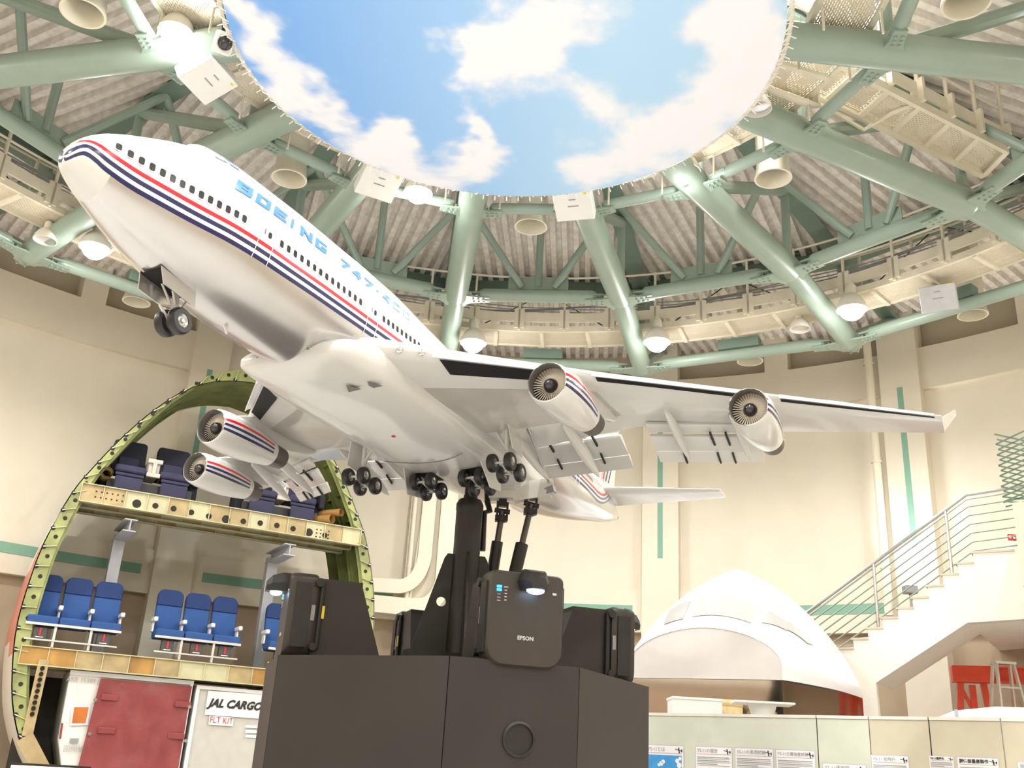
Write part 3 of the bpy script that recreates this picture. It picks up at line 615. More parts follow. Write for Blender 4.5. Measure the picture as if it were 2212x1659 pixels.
MB().sphere(A(26.3, -.4, -4.44), .14*K8, 12, 6, (1, 1, .5)).build('beacon', red_m, AIR, world=False)

# wings
def foil(n=14, t=.11):                                                        # unit airfoil, upper then lower, from nose
    P = []
    th = lambda x: 5*t*(.2969*math.sqrt(x)-.126*x-.3516*x*x+.2843*x**3-.1015*x**4)
    xs = [(1-math.cos(math.pi*i/n))/2 for i in range(n+1)]
    return [(x, th(x)*1.15) for x in xs[::-1]] + [(x, -th(x)*.85) for x in xs[1:]]
def xle(y): return 20.6+.98*(y-5.57) if y > 5.4 else 20.43-(5.4-y)*1.0
def xte(y): return pchip((2.5, 5, 11.5, 12.8, 20.5, 31.5), (36.9, 36.9, 37.1, 37.2, 42.9, 49.75), y)
def zw(y): return -2.15+.0892*(y-3.2)
YS = [2.4, 4, 5.4, 7, 9, 11.5, 12.8, 15, 18, 20.5, 21.2, 24, 27, 29.5, 31, 31.45]
fo = foil(16)
def wing_ring(y, s, trunc=1.0):
    c = xte(y)-xle(y); tc = pchip((2.4, 12, 31.5), (.125, .10, .085), y)/.11; tw = R_(pchip((2.4, 12, 31.5), (2.2, 1, -.8), y))
    return [A(xle(y)+px*c, s*y, zw(y)+pz*c*tc*1.0-(px-.3)*c*math.sin(tw)) for px, pz in fo]
eng_y = {'inner': (12.1, 23.15, -3.5), 'outer': (21.3, 31.8, -2.9)}
def slab(m, quad, n, t): m.add(list(quad) + [p+n*t for p in quad], [(0, 1, 2, 3), (7, 6, 5, 4), (0, 4, 5, 1), (1, 5, 6, 2), (2, 6, 7, 3), (3, 7, 4, 0)])
slat_m = mat('slat_white', (246, 246, 248), 0.12, var=0.01, coat=0.6)
for s in (-1, 1):
    m = MB(); m.rings([wing_ring(y, s) for y in YS], cap0=True, cap1=True); W = m.build('wing', wing_m, AIR, world=False, smooth=50)
    # grey lower skin panel inboard and the shiny spar line
    m = MB()
    def low(y, f): c = xte(y)-xle(y); tc = pchip((2.4, 12, 31.5), (.125, .10, .085), y)/.11; tw = R_(pchip((2.4, 12, 31.5), (2.2, 1, -.8), y)); th = 5*.11*(.2969*math.sqrt(f)-.126*f-.3516*f*f+.2843*f**3-.1015*f**4); return A(xle(y)+f*c, s*y, zw(y)-th*.85*c*tc-(f-.3)*c*math.sin(tw)-.012)
    m.rings([[low(y, .22+.48*k/6) for k in range(7)] for y in (4.2, 6, 8, 10, 11.8, 12.6)], closed=False); m.build('lower_skin_panel', wpan_m, W, world=False)
    # leading edge flaps: pale blade hanging ahead of the edge over a sheet coloured as the slot's shade
    for y0, y1, gp in ((6.2, 11.0, 1), (13.1, 20.3, 1), (22.3, 31.0, 1)):
        m = MB(); d = MB(); K = 8; top = []; 
        ra, rb = [], []
        for k in range(K+1):
            y = y0+(y1-y0)*k/K; x = xle(y); z = zw(y); ch = 1.15-.018*y
            prof = [(.22, .2), (-.1, .15), (-.4, .02), (-.6, -.2), (-.63, -.34), (-.53, -.34), (-.4, -.18), (-.15, -.03)]
            ra.append([A(x+a*ch, s*y, z+b*ch) for a, b in prof])
            rb.append([low(y, .012)+A(0, 0, -.01), low(y, .10 if y < 12 else .055)])
        m.rings(ra, cap0=True, cap1=True); m.build('leading_edge_flap', slat_m, W, world=False, smooth=50)
        rb = [[p+A(-.05, 0, -.07) for p in q] for q in rb]; d.rings(rb, closed=False); d.build('slat_slot_shade', navy_m if False else dark_m, W, world=False)
    # trailing edge flaps: fore, middle and aft segment of each panel
    for y0, y1, (xa, za), (xb, zb2) in ((4.6, 11.2, (36.5, -1.55), (36.9, -1.15)), (13.6, 19.9, (36.3, -1.75), (40.6, -1.0))):
        F = MB()
        def seg(x_off, z_off, c, ang, t, nm):
            m = MB(); rs = []
            for y, x, z in ((y0, xa, za), (y1, xb, zb2)):
                ca, sa = math.cos(R_(ang)), math.sin(R_(ang))
                pf = [(0, 0), (.03*c, t*.7), (.15*c, t), (.5*c, t*.7), (c, .01), (.5*c, -t*.25), (.12*c, -t*.45), (.03*c, -t*.35)]
                rs.append([A(x+x_off+u*ca+v*sa, s*y, z+z_off-u*sa+v*ca) for u, v in pf])
            m.rings(rs, cap0=True, cap1=True); return m.build('trailing_edge_flap', wing_m, W, world=False, smooth=40)
        k = 1.0 if y0 < 10 else .8
        seg(-.1*k, .22*k, 1.25*k, 20, .22, 'fore'); seg(1.15*k, -.42*k, 2.0*k, 25, .25, 'mid'); seg(3.0*k, -1.22*k, 1.25*k, 34, .16, 'aft')
        for yy in (y0+1.6, y1-1.8, y0+3.6):                                      # flap hinge links seen dark in the slots
            f = (yy-y0)/(y1-y0); x = xa+(xb-xa)*f; z = za+(zb2-za)*f
            m = MB(); m.beam(A(x+.3, s*yy, z-.35), A(x+1.6, s*yy, z-.8), .12*K8, .16*K8); m.beam(A(x+2.3, s*yy, z-1.15), A(x+3.2, s*yy, z-1.6), .1*K8, .14*K8); m.build('flap_hinge', black_m, W, world=False)
    for y, x0, z0, x1, z1, r in ((5.3, 32.6, -2.35, 39.6, -3.85, .5), (8.8, 33.4, -2.05, 40.6, -3.65, .52), (15.6, 34.0, -1.75, 40.0, -3.25, .42), (19.3, 36.3, -1.45, 41.8, -3.05, .4)):
        m = MB(); rs = []
        for k in range(15):
            f = k/14; rr = r*max(.02, math.sin(math.pi*min(1, f*.94+.06))**.62); x = x0+(x1-x0)*f; z = z0+(z1-z0)*(f**1.25)
            rs.append([A(x, s*y+rr*.62*math.cos(t), z+rr*1.15*math.sin(t)) for t in [2*math.pi*i/14 for i in range(14)]])
        m.rings(rs, cap0=True, cap1=True); m.build('flap_track_fairing', wing_m, W, world=False, smooth=60)
    # winglet
    y = 31.45; m = MB(); a = wing_ring(31.2, s); c0 = xle(31.45); tip = [A(c0+2.2+px*1.2, s*(32.35), zw(31.45)+1.15+pz*1.0) for px, pz in fo]
    base = [A(c0+.4+px*3.2, s*31.4, zw(31.4)+pz*3.2*.8) for px, pz in fo]; m.rings([base, tip], cap0=True, cap1=True); m.build('winglet', wing_m, W, world=False)
    # landing lights in the root
    for yy in (4.6, 5.5):
        m = MB(); p = A(xle(yy)-.03, s*yy, zw(yy)+.03); m.sphere(p, .24*K8, 14, 8, (.5, 1.1, .8)); o = m.build('landing_light', chrome_m, W, world=False)
# fin and stabilisers
def plane_pair(le0, te0, le1, te1, ax, t=.09):
    rs = []
    for (l, tpt) in ((le0, te0), (le1, te1)):
        l, tpt = Vector(l), Vector(tpt); c = (tpt-l).length; rs.append([A(*(l+(tpt-l)*px+Vector(ax)*(pz*c*t/.11))) for px, pz in fo])
    return MB().rings(rs, cap0=True, cap1=True)
for s in (-1, 1): plane_pair((60.8, s*.6, 1.95), (67.0, s*.6, 1.75), (67.0, s*11.05, 2.65), (69.9, s*11.05, 2.6), (0, 0, 1)).build('stabiliser', wing_m, AIR, world=False, smooth=50)
fin = plane_pair((56.8, 0, 2.6), (67.9, 0, 2.3), (66.3, 0, 13.4), (70.2, 0, 13.4), (0, 1, 0), .08).build('fin', pw_m, AIR, world=False, smooth=50)
for k, mm in enumerate((red_m, navy_m, navy_m)):
    m = MB(); x = 63.6+.75*k
    for s in (-1, 1): m.add([A(x, s*.47, 3.6), A(x+.28, s*.47, 3.6), A(x+2.9, s*.40, 8.5), A(x+2.62, s*.40, 8.5)], [(0, 1, 2, 3)])
    m.build('fin_stripe', mm, fin, world=False)

# engines
def make_engine(name='engine'):
    m = MB(); prof = [(1.08, .55), (1.06, .35), (1.07, .15), (1.1, .03), (1.13, 0), (1.17, .04), (1.23, .18), (1.31, .6), (1.36, 1.2), (1.37, 1.9), (1.34, 2.8), (1.27, 3.7), (1.15, 4.6), (1.02, 5.4), (.93, 5.95), (.88, 5.95), (.86, 5.5)]
    ang = [-90, -75, -60, -45, -32, -24, -18, -10, -3, 5, 12, 21, 28, 40, 55, 70, 90]; ang = ang + [180-a for a in ang[-2:0:-1]]
    n = len(ang); rs = [[A(x, -r*math.cos(R_(a)), r*math.sin(R_(a))) for a in ang] for r, x in prof]
    m.rings(rs)
    stripe = {(-3, 5): 0, (12, 21): 1}
    rowm = []
    for k in range(n):
        a0, a1 = ang[k], ang[(k+1) % n]; b = sorted([a0 if a0 <= 90 else 180-a0, a1 if a1 <= 90 else 180-a1])
        rowm.append(1 if b == [12, 21] else 2 if b in ([-3, 5], [-18, -10]) else 0)
    m.mi = [(3 if i < 4 else 4 if i < 5 else (rowm[k] if 5 <= i < 13 else 0)) for i in range(len(prof)-1) for k in range(n)]
    e = m.build(name, [wing_m, red_m, navy_m, inl_m, chrome_m], AIR, world=False, smooth=50)
    d = MB(); d.lathe([(1.08*K8, .55*K8), (1.09*K8, 1.15*K8), (.3*K8, 1.6*K8), (0.01, 1.6*K8)], ax=(1, 0, 0), n=32); d.build('inlet_duct', inl_m, e, world=False)
    b = MB(); nb = 38
    for i in range(nb):
        t = 2*math.pi*i/nb; P = []
        for r, w, tw in ((.4, .07, .15), (.75, .108, .3), (1.07, .138, .45)):
            for sg in (-1, 1):
                a = t+sg*w*.5*math.cos(tw)/r; P.append(A(.62+sg*.1*math.sin(tw)+.03*r, r*math.cos(a), r*math.sin(a)))
        b.add(P, [(0, 1, 3, 2), (2, 3, 5, 4)])
    f = b.build('fan_blades', fan_m, e, world=False, smooth=0); f['kind'] = 'stuff'
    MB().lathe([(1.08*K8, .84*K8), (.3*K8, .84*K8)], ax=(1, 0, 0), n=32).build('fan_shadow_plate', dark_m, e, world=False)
    MB().lathe([(.001, .12*K8), (.15*K8, .17*K8), (.3*K8, .3*K8), (.4*K8, .48*K8), (.44*K8, .7*K8)], ax=(1, 0, 0), n=24).build('spinner', mat('spinner_black', (46, 42, 42), 0.2, coat=0.5), e, world=False)
    MB().lathe([(.80*K8, 5.2*K8), (.83*K8, 5.9*K8), (.80*K8, 6.6*K8), (.74*K8, 7.35*K8), (.7*K8, 7.35*K8), (.66*K8, 6.4*K8), (.2*K8, 6.3*K8), (.05*K8, 7.2*K8)], ax=(1, 0, 0), n=28).build('exhaust_nozzle', noz_m, e, world=False)
    y = .24
    P = [(1.9, 1.33), (3.0, 1.75), (4.6, 2.05), (7.0, 2.1), (11.2, 1.7), (10.6, 1.3), (8.2, .75), (6.4, .72), (4.8, .9)]
    q = MB(); q.prism([(a*K8, c*K8) for a, c in P], A(0, y, 0), (1, 0, 0), (0, 0, 1), 2*y*K8); q.build('pylon', wing_m, e, world=False, bevel=.01)
    return e
proto = make_engine(); first = True
for s in (-1, 1):
    for nm, (y, x, z) in eng_y.items():
        e = proto if first else dup(proto, AIR); first = False; e.location = A(x, s*(y if s < 0 else y-.4), z)

# landing gear
def wheel_mesh(r, w):
    m = MB(); m.lathe([(r*.52, -w*.5), (r*.86, -w*.5), (r*.96, -w*.38), (r, -w*.15), (r, w*.15), (r*.96, w*.38), (r*.86, w*.5), (r*.52, w*.5), (r*.50, -w*.5)], ax=(0, 1, 0), n=28); return m.mesh('wheel', tyre_m, smooth=40)
def hub_mesh(r, w):
    m = MB(); m.lathe([(0.001, -w*.5), (r*.16, -w*.52), (r*.2, -w*.3), (r*.34, -w*.28), (r*.45, -w*.4), (r*.52, -w*.46), (r*.52, w*.46), (r*.45, w*.4), (r*.34, w*.28), (r*.2, w*.3), (r*.16, w*.52), (0.001, w*.5)], ax=(0, 1, 0), n=20); return m.mesh('wheel_hub', steel_m, smooth=40)
wme2, hme2 = wheel_mesh(.66*K8, .5*K8), hub_mesh(.66*K8, .5*K8)
def put_wheel(par, x, y, z, sc=1.0):
    o = bpy.data.objects.new('wheel', wme2); COL.objects.link(o); o.parent = par; o.location = A(x, y, z); o.scale = (sc,)*3
    h = bpy.data.objects.new('wheel_hub', hme2); COL.objects.link(h); h.parent = o
def strutm(parts, name, par, m_=None):
    m = MB()
    for q in parts:
        if q[0] == 'b': m.beam(A(*q[1]), A(*q[2]), q[3]*K8, q[4]*K8)
        else: m.tube(A(*q[0]), A(*q[1]), q[2]*K8, n=12)
    return m.build(name, m_ or mat('gear_white', (222, 220, 216), 0.3, var=0.04, coat=0.3), par, world=False, smooth=40)
GE = AIR
ng = strutm([((7.3, 0, -3.2), (7.45, 0, -4.5), .17), ((7.42, 0, -4.4), (7.5, 0, -5.1), .11), ((7.5, -.5, -5.05), (7.5, .55, -5.05), .08), ((6.6, .3, -3.3), (7.3, .12, -4.25), .06), ((6.6, -.3, -3.3), (7.3, -.12, -4.25), .06),
             ('b', (7.35, .12, -4.3), (6.75, .25, -4.45), .12, .1), ('b', (6.75, .25, -4.45), (7.25, .1, -5.0), .16, .07), ((7.3, -.35, -4.35), (7.3, .35, -4.35), .07), ((7.6, -.28, -4.3), (7.9, -.28, -3.6), .05)], 'nose_gear', GE)
for y in (-.38, .4): put_wheel(ng, 7.5, y, -5.05, .98)
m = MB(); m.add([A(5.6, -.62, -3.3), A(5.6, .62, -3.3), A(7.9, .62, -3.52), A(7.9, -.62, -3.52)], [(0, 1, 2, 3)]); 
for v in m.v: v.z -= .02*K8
m.build('nose_gear_bay_shade', dark_m, GE, world=False)  # flat sheet, the shade of an open bay put into its colour
for s, yy in ((-1, .66), (1, .66)):
    for x0, x1 in ((5.6, 7.9),):
        m = MB(); slab(m, [A(x0, s*yy, -3.18), A(x1, s*yy, -3.42), A(x1, s*(yy+.12), -4.25), A(x0+.2, s*(yy+.12), -4.0)], Vector((0, -s*.006, 0)), 1); m.build('nose_gear_door', pl_m, GE, world=False)
m = MB(); slab(m, [A(10.6, -.02, -3.6), A(11.0, -.02, -3.62), A(11.05, -.02, -4.1), A(10.95, -.02, -4.1)], Vector((0, .006, 0)), 1); m.build('belly_antenna', pw_m, GE, world=False)
def bogie(x, y, z, topx, topy, topz, s, tilt, wide=.62):
    t = R_(tilt); ax = .78
    g = strutm([((topx, topy, topz), (x-.05, y, z+1.2), .15), ((x-.05, y, z+1.3), (x, y, z), .1), ('b', (x-ax*math.cos(t), y, z-ax*math.sin(t)), (x+ax*math.cos(t), y, z+ax*math.sin(t)), .2, .22),
                ((x-ax*math.cos(t), y-wide, z-ax*math.sin(t)), (x-ax*math.cos(t), y+wide, z-ax*math.sin(t)), .09), ((x+ax*math.cos(t), y-wide, z+ax*math.sin(t)), (x+ax*math.cos(t), y+wide, z+ax*math.sin(t)), .09),
                ((topx+1.0, topy, topz), (x+.15, y, z+1.0), .07), ((topx-.1, topy-s*1.3, topz+.0), (x-.05, y, z+1.25), .09)], 'main_gear', GE)
    for dx in (-ax, ax):
        for dy in (-wide, wide): put_wheel(g, x+dx*math.cos(t), y+dy, z+dx*math.sin(t), .93)
    return g
for s in (-1, 1):
    bogie(32.0, s*5.55, -5.25, 31.8, s*5.5, -1.9, s, -11); bogie(34.95, s*1.92, -5.1, 34.7, s*1.8, -3.9, s, -11)
    m = MB(); m.add([A(30.8, s*3.4, -2.75), A(33.2, s*3.4, -2.8), A(33.0, s*5.9, -2.45), A(31.0, s*5.9, -2.4)], [(0, 1, 2, 3)]); m.build('wing_gear_bay_shade', dark_m, GE, world=False)
    m = MB(); slab(m, [A(30.9, s*6.0, -2.3), A(32.9, s*6.0, -2.35), A(32.7, s*6.35, -4.4), A(31.2, s*6.35, -4.2)], Vector((0, .008, 0)), 1); m.build('wing_gear_door', wing_m, GE, world=False)
    m = MB(); slab(m, [A(33.2, s*3.0, -4.1), A(36.6, s*2.9, -3.9), A(36.2, s*3.15, -5.5), A(34.4, s*3.25, -5.7)], Vector((0, .008, 0)), 1); m.build('body_gear_door', wing_m, GE, world=False)
    m = MB(); m.add([A(33.9, s*1.2, -4.445), A(35.9, s*1.2, -4.43), A(35.9, s*2.5, -4.33), A(33.9, s*2.5, -4.35)], [(0, 1, 2, 3)]); m.build('body_gear_bay_shade', dark_m, GE, world=False)  # both bay sheets are flat, coloured as the shade inside
# thin prop rod between wing and the motion base's cross beam
rb = at_depth(1187, 1046, 8.62); rb = ROOTM[AIR.name].inverted() @ rb; ra = A(31.4, -6.9, -2.05); m = MB(); m.tube(ra, rb, .011, n=10); m.build('support_rod', steel_m, AIR, world=False)
m = MB(); m.tube(ra, ra.lerp(rb, .22), .02, n=10); m.box(ra, (.07, .05, .05)); m.build('rod_bracket', steel_m, AIR, world=False)
# ---------------------------------------------------------------- black pedestal with the motion base
CX, CY, PZ = HX, HY, 2.285
TH = -27.8
def rot2(a): return Vector((math.cos(R_(a)), math.sin(R_(a)), 0))
ap = [1.43, 1.54]                                                         # distances of wide and narrow faces from the axis
nrm = [TH-90+45*k for k in range(8)]                                       # face normals: even = wide, odd = narrow
def corner(k):                                                             # between face k and k+1
    a, b = rot2(nrm[k % 8]), rot2(nrm[(k+1) % 8]); p, q = ap[k % 2], ap[(k+1) % 2]; det = a.x*b.y-a.y*b.x
    return Vector((CX+(p*b.y-q*a.y)/det, CY+(q*a.x-p*b.x)/det, 0))
crn = [corner(k) for k in range(8)]
PED = thing('display_pedestal', 'black eight-sided pedestal with a central post holding up the airliner', 'pedestal', (CX, CY, 0))
up = Vector((0, 0, 1))
for k in range(8):
    a, b = crn[k-1], crn[k]; n = rot2(nrm[k]); m = MB(); d = (b-a).normalized(); a2, b2 = a+d*.004, b-d*.004
    m.add([a2, b2, b2+up*PZ, a2+up*PZ] + [p-n*.03 for p in (a2, b2, b2+up*PZ, a2+up*PZ)], [(0, 1, 2, 3), (7, 6, 5, 4), (0, 4, 5, 1), (1, 5, 6, 2), (2, 6, 7, 3), (3, 7, 4, 0)]); m.build('side_panel', blackp_m, PED, smooth=0)
m = MB(); m.add([p+up*(PZ-.02)+(Vector((CX, CY, 0))-p)*.02 for p in crn], [tuple(range(8))]); m.add([p+up*(PZ-.06)+(Vector((CX, CY, 0))-p)*.02 for p in crn], [tuple(range(7, -1, -1))]); m.build('top_plate', black_m, PED, smooth=0)
n1 = rot2(nrm[1]); mid = (crn[0]+crn[1])/2; s1 = (crn[1]-crn[0]).normalized()
pc = on_plane(1120, 1597, mid, n1); m = MB(); m.lathe([(.118, -.01), (.118, .012), (.1, .02), (.1, .004), (.001, .004)], pc, n1, 36); m.build('round_port', black_m, PED)
# post, gussets
pt = Vector((CX, CY, 0)); MB().lathe([(.45, PZ-.02), (.45, PZ+.03), (.16, PZ+.03), (.125, PZ+.05), (.115, 3.3), (.118, 3.32), (.118, 3.7), (.122, 3.71), (.122, 3.76), (.1, 3.8), (.062, 3.81), (.062, 3.84), (.001, 3.84)], pt, n=36).build('post', black_m, PED)
MB().tube(pt+up*3.82, pt+up*4.04, .055, n=16).build('post_neck', black_m, PED)
for a in (190, 278, 10, 100):
    d = rot2(a); s = rot2(a+90); m = MB(); hole = [(.19+.042*math.cos(2*math.pi*i/20), .6+.042*math.sin(2*math.pi*i/20)) for i in range(20)]
    out = [(.1, .0), (.47, 0), (.45, .08), (.19, .98), (.165, 1.02), (.1, 1.02)]
    k0 = 5; hl = [hole[(10+i) % 20] for i in range(20)]                       # keyhole outline: outer edge, then the hole reached by a slit
    poly = out[:1]+hl[:1]+hl[::-1]+out[:1]+out[1:]
    m.prism(poly, pt+up*PZ-s*.012, d, up, -.024); m.build('gusset', black_m, PED, smooth=0)
# actuators with their clevises and the pale cross beam above
def actuator(b, t, r, f):
    d = (t-b).normalized(); m = MB(); k = b.lerp(t, f); m.tube(b, k, r, n=18); m.tube(b-d*.05, b, r*1.1, n=18); m.build('actuator_body', black_m, PED)
    m = MB(); m.tube(k, t, .028, n=12); m.build('actuator_rod', mat('rod_grey', (96, 90, 86), .3, metal=.6), PED)
    m = MB(); m.tube(t-d*.1, t-d*.06, .045, n=12); s = d.cross(Vector((0, 1, 0))).normalized()
    for sg in (-1, 1): m.box(t+d*.0+s*(.045*sg), (.02, .08, .16))
    m.box(t-d*.07, (.11, .08, .05)); m.box(t+up*.09, (.07, .07, .1)); m.tube(t-s*.07, t+s*.07, .022, n=10); m.build('clevis', black_m, PED)
topL, topR = at_depth(1085, 1104, 8.72), at_depth(1148, 1090, 8.66)
botL, botR = at_depth(1060, 1262, 8.75), at_depth(1100, 1290, 8.62)
botL = topL+(botL-topL)*1.25; botR = topR+(botR-topR)*1.15
actuator(botL, topL, .052, .66); actuator(botR, topR, .058, .62)
m = MB(); P = [at_depth(x, y, Y) for x, y, Y in ((1058, 1052, 9.1), (1110, 1045, 9.05), (1110, 1062, 9.05), (1120, 1075, 9.02), (1150, 1046, 8.95), (1180, 1043, 8.9), (1196, 1056, 8.9), (1186, 1066, 8.9), (1178, 1072, 8.9), (1080, 1088, 9.1), (1062, 1070, 9.1))]
m.beam(at_depth(1058, 1070, 8.72), at_depth(1160, 1070, 8.66), .12, .07); m.beam(at_depth(1062, 1060, 8.7), at_depth(1112, 1056, 8.66), .05, .15); m.beam(at_depth(1126, 1058, 8.64), at_depth(1196, 1050, 8.6), .05, .14); m.beam(at_depth(1110, 1078, 8.68), at_depth(1190, 1066, 8.62), .1, .06); m.build('cross_beam', mat('beam_white', (226, 223, 214), .4), PED)
m = MB(); m.beam(at_depth(1158, 1072, 8.66), at_depth(1198, 1056, 8.58), .07, .06); m.build('bracket_plate', grey_m, PED)
m = MB(); m.path([at_depth(1053, 1062, 8.75), at_depth(1053, 1085, 8.75), at_depth(1058, 1104, 8.75), at_depth(1046, 1107, 8.72), at_depth(1044, 1140, 8.7), at_depth(1042, 1190, 8.7)], .028, 8); m.build('cable_hose', black_m, PED)
MB().box(Vector((CX, CY, PZ+.06))+rot2(nrm[1])*.62+rot2(TH+45)*-.35, (.5, .18, .1), Matrix.Rotation(R_(TH+45), 3, 'Z')).build('cable_box', black_m, PED)

# ---------------------------------------------------------------- four projectors standing on edge on the narrow faces
pj_m = mat('projector_black', (62, 56, 52), .4, var=.04, scale=10); led_m = mat('led_blue', (30, 150, 255), .4, emit=6.0, var=0); lens_m = mat('projector_lens_glow', (190, 226, 255), .2, emit=5.0, var=0); print_m = mat('label_print', (206, 206, 206), .5)
def rr_poly(w, h, rt, rb, k=6):
    P = []
    for cx_, cy_, a, r in ((w/2-rt, h-rt, 0, rt), (-w/2+rt, h-rt, 90, rt), (-w/2+rb, rb, 180, rb), (w/2-rb, rb, 270, rb)):
        for i in range(k+1): t = R_(a+90*i/k); P.append((cx_+r*math.cos(t), cy_+r*math.sin(t)))
    return P
def projector(k, lab, detail):
    a = nrm[k]; n = rot2(a); base = Vector((CX, CY, PZ-(.04 if k == 1 else 0)))+n*(1.37 if k == 1 else 1.3)+rot2(a+90)*(.05 if k == 1 else 0)
    t = thing('projector', lab, 'projector', base, (0, 0, R_(a+90)), group='projectors on the pedestal')       # local: x sideways, -y outward, z up
    ux, uz = Vector((1, 0, 0)), Vector((0, 0, 1))
    w, h, d = .57, .67, .2
    m = MB(); poly = rr_poly(w, h, .05, .12); z0 = .0; N = len(poly)
    rs = []
    for y, s in ((.02, .97), (0, 1), (-.13, 1), (-.18, .985), (-.2, .95)): rs.append([Vector((x*s, y, z0+h/2+(zz-h/2)*s)) for x, zz in poly])
    m.rings(rs, cap0=True, cap1=True); m.build('case', pj_m, t, world=False, smooth=40)
    m = MB(); m.box((0, .2, h/2-.01), (.5, .36, h*.94)); m.add([(-.25, .38, 0), (.25, .38, 0), (.25, .38, h*.9), (-.25, .38, h*.9), (-.25, .6, 0), (.25, .6, 0)], [(0, 3, 2, 1), (0, 4, 3), (1, 2, 5), (3, 4, 5, 2), (0, 1, 5, 4)]); m.build('support_stand', blackp_m, t, world=False, smooth=0)
    m = MB(); hx = -.0+.03; hp = [(-.08, 0), (.08, 0), (.1, .06), (.07, .13), (-.07, .13), (-.1, .06)]
    rs = [[Vector((hx+x*s, y, h-.14+zz*s2)) for x, zz in hp] for y, s, s2 in ((-.18, 1.1, 1.15), (-.25, 1.1, 1.15), (-.33, .85, .95), (-.37, .6, .6))]; m.rings(rs, cap0=True, cap1=True); m.build('lens_hood', black_m, t, world=False, smooth=20)
    m = MB(); m.sphere((hx, -.285, h-.142), .062, 16, 8, (1.1, .8, .45)); m.build('lens', lens_m, t, world=False)
    for i in range(2): MB().box((-.215, -.203, h-.125-.024*i), (.034, .006, .016)).build('indicator_light', led_m, t, world=False)
    for i in range(3): MB().box((-.215, -.203, h-.18-.022*i), (.024, .006, .004)).build('indicator_mark', print_m, t, world=False)
    for i in range(5): MB().box((-.165, -.203, h-.125-.023*i), (.03 if i == 0 else .016, .006, .006)).build('indicator_print', print_m, t, world=False)
    MB().box((.205, -.203, h-.14), (.03, .006, .016)).build('sensor_window', print_m, t, world=False)
    text_obj('EPSON', .038, 'lettering', print_m, t, Matrix.Translation(base) @ Matrix.Rotation(R_(a+90), 4, 'Z') @ Matrix.Translation((.0, -.203, .2)) @ Matrix.Rotation(R_(90), 4, 'X'), bold=.0012, sx=1.05)
    for sx in (-1, 1):
        m = MB(); m.box((sx*.29, -.09, .34), (.02, .12, .5)); m.build('side_grille', black_m, t, world=False)
        m = MB(); m.tube((sx*.275, .06, .09), (sx*.275, .06, .61), .02, n=8); m.tube((sx*.26, .03, .6), (sx*.31, .03, .6), .035, n=12); m.tube((sx*.26, .03, .1), (sx*.31, .03, .1), .03, n=12); m.build('mount_rod', black_m, t, world=False)
        m = MB(); m.box((sx*.288, .0, .36), (.006, .03, .12)); m.build('rating_label', grey_m, t, world=False)
    MB().box((.287, .075, .37), (.008, .03, .1)).build('warning_label', mat('label_yellow', (232, 206, 60), .5), t, world=False)
projector(1, 'black projector on the front of the pedestal, facing the camera with blue lights', 1)
projector(7, 'black projector on the left of the pedestal, seen from its side', 0)
projector(3, 'black projector on the right of the pedestal, seen from its side', 0)
projector(5, 'black projector at the back of the pedestal, half hidden by the gusset', 0)
# ---------------------------------------------------------------- cut airliner hull section with seats and cargo containers
SQ = at_depth(400, 1300, 17.8); SEX = Vector((.882, .471, 0)).normalized(); SNB = Vector((-SEX.y, SEX.x, 0)); SO = Vector((SQ.x, SQ.y, 0))
def S(s, z, d): return SO+SEX*s+SNB*d+Vector((0, 0, z))
def s_of(x, y, d=0): q = on_plane(x, y, SO+SNB*d, SNB); return (q-SO).dot(SEX), q.z
SC0 = .52
HALF = [(0, 8.33), (.46, 8.25), (.95, 8.05), (1.5, 7.55), (2.02, 6.87), (2.45, 6.15), (2.72, 5.6), (3.03, 4.38), (3.1, 3.38), (2.97, 2.37), (2.67, 1.54), (2.1, .8), (1.2, .25), (0, .08)]
tt = [i for i in range(len(HALF))]
def half(t): return pchip(tt, [p[0] for p in HALF], t), pchip(tt, [p[1] for p in HALF], t)
NP_ = 52
hp = [half(13*i/NP_) for i in range(NP_+1)]
PROF = [(SC0+w, z) for w, z in hp]+[(SC0-w, z) for w, z in hp[-2:0:-1]]
def inset(P, t):
    n = len(P); R = []
    for i in range(n):
        a, b = P[i-1], P[(i+1) % n]; dx, dz = b[0]-a[0], b[1]-a[1]; L = math.hypot(dx, dz) or 1; R.append((P[i][0]-dz/L*t*-1*-1, P[i][1]+dx/L*t*-1))
    return R
cxp = sum(p[0] for p in PROF)/len(PROF)
IN = inset(PROF, .22)
if abs(IN[30][0]-SC0) > abs(PROF[30][0]-SC0): IN = inset(PROF, -.22)
IN2 = [(SC0+(x-SC0)*.985, 4.2+(z-4.2)*.985) for x, z in IN]
FS = thing('fuselage_section', 'cut airliner hull ring with green frames holding seats on two floors', 'fuselage section', S(SC0, 0, .6))
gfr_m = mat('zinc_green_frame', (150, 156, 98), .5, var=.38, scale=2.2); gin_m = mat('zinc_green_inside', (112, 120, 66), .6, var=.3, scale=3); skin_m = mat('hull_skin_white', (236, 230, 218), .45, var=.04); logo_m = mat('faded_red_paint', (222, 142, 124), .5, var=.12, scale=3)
tan_m = mat('primer_tan', (178, 156, 112), .5, var=.22, scale=3); rust_m = mat('primer_yellow', (174, 132, 66), .5, var=.35, scale=2.2, stretch=(1, 1, .35)); pale_m = mat('primer_pale', (196, 190, 152), .5, var=.12, scale=3); hole_m = mat('hole_dark', (44, 38, 26), .8)
n_ = len(PROF)
m = MB(); off = [(SC0+(x-SC0)*1.006, 4.2+(z-4.2)*1.006) for x, z in PROF]; m.rings([[S(x, z, d*(1 if x > SC0 else 1+.36*min(1, (SC0-x)/2))) for x, z in off] for d in (-.01, .8, 1.75)]); sk = m.build('skin', [skin_m, logo_m], FS, smooth=60)
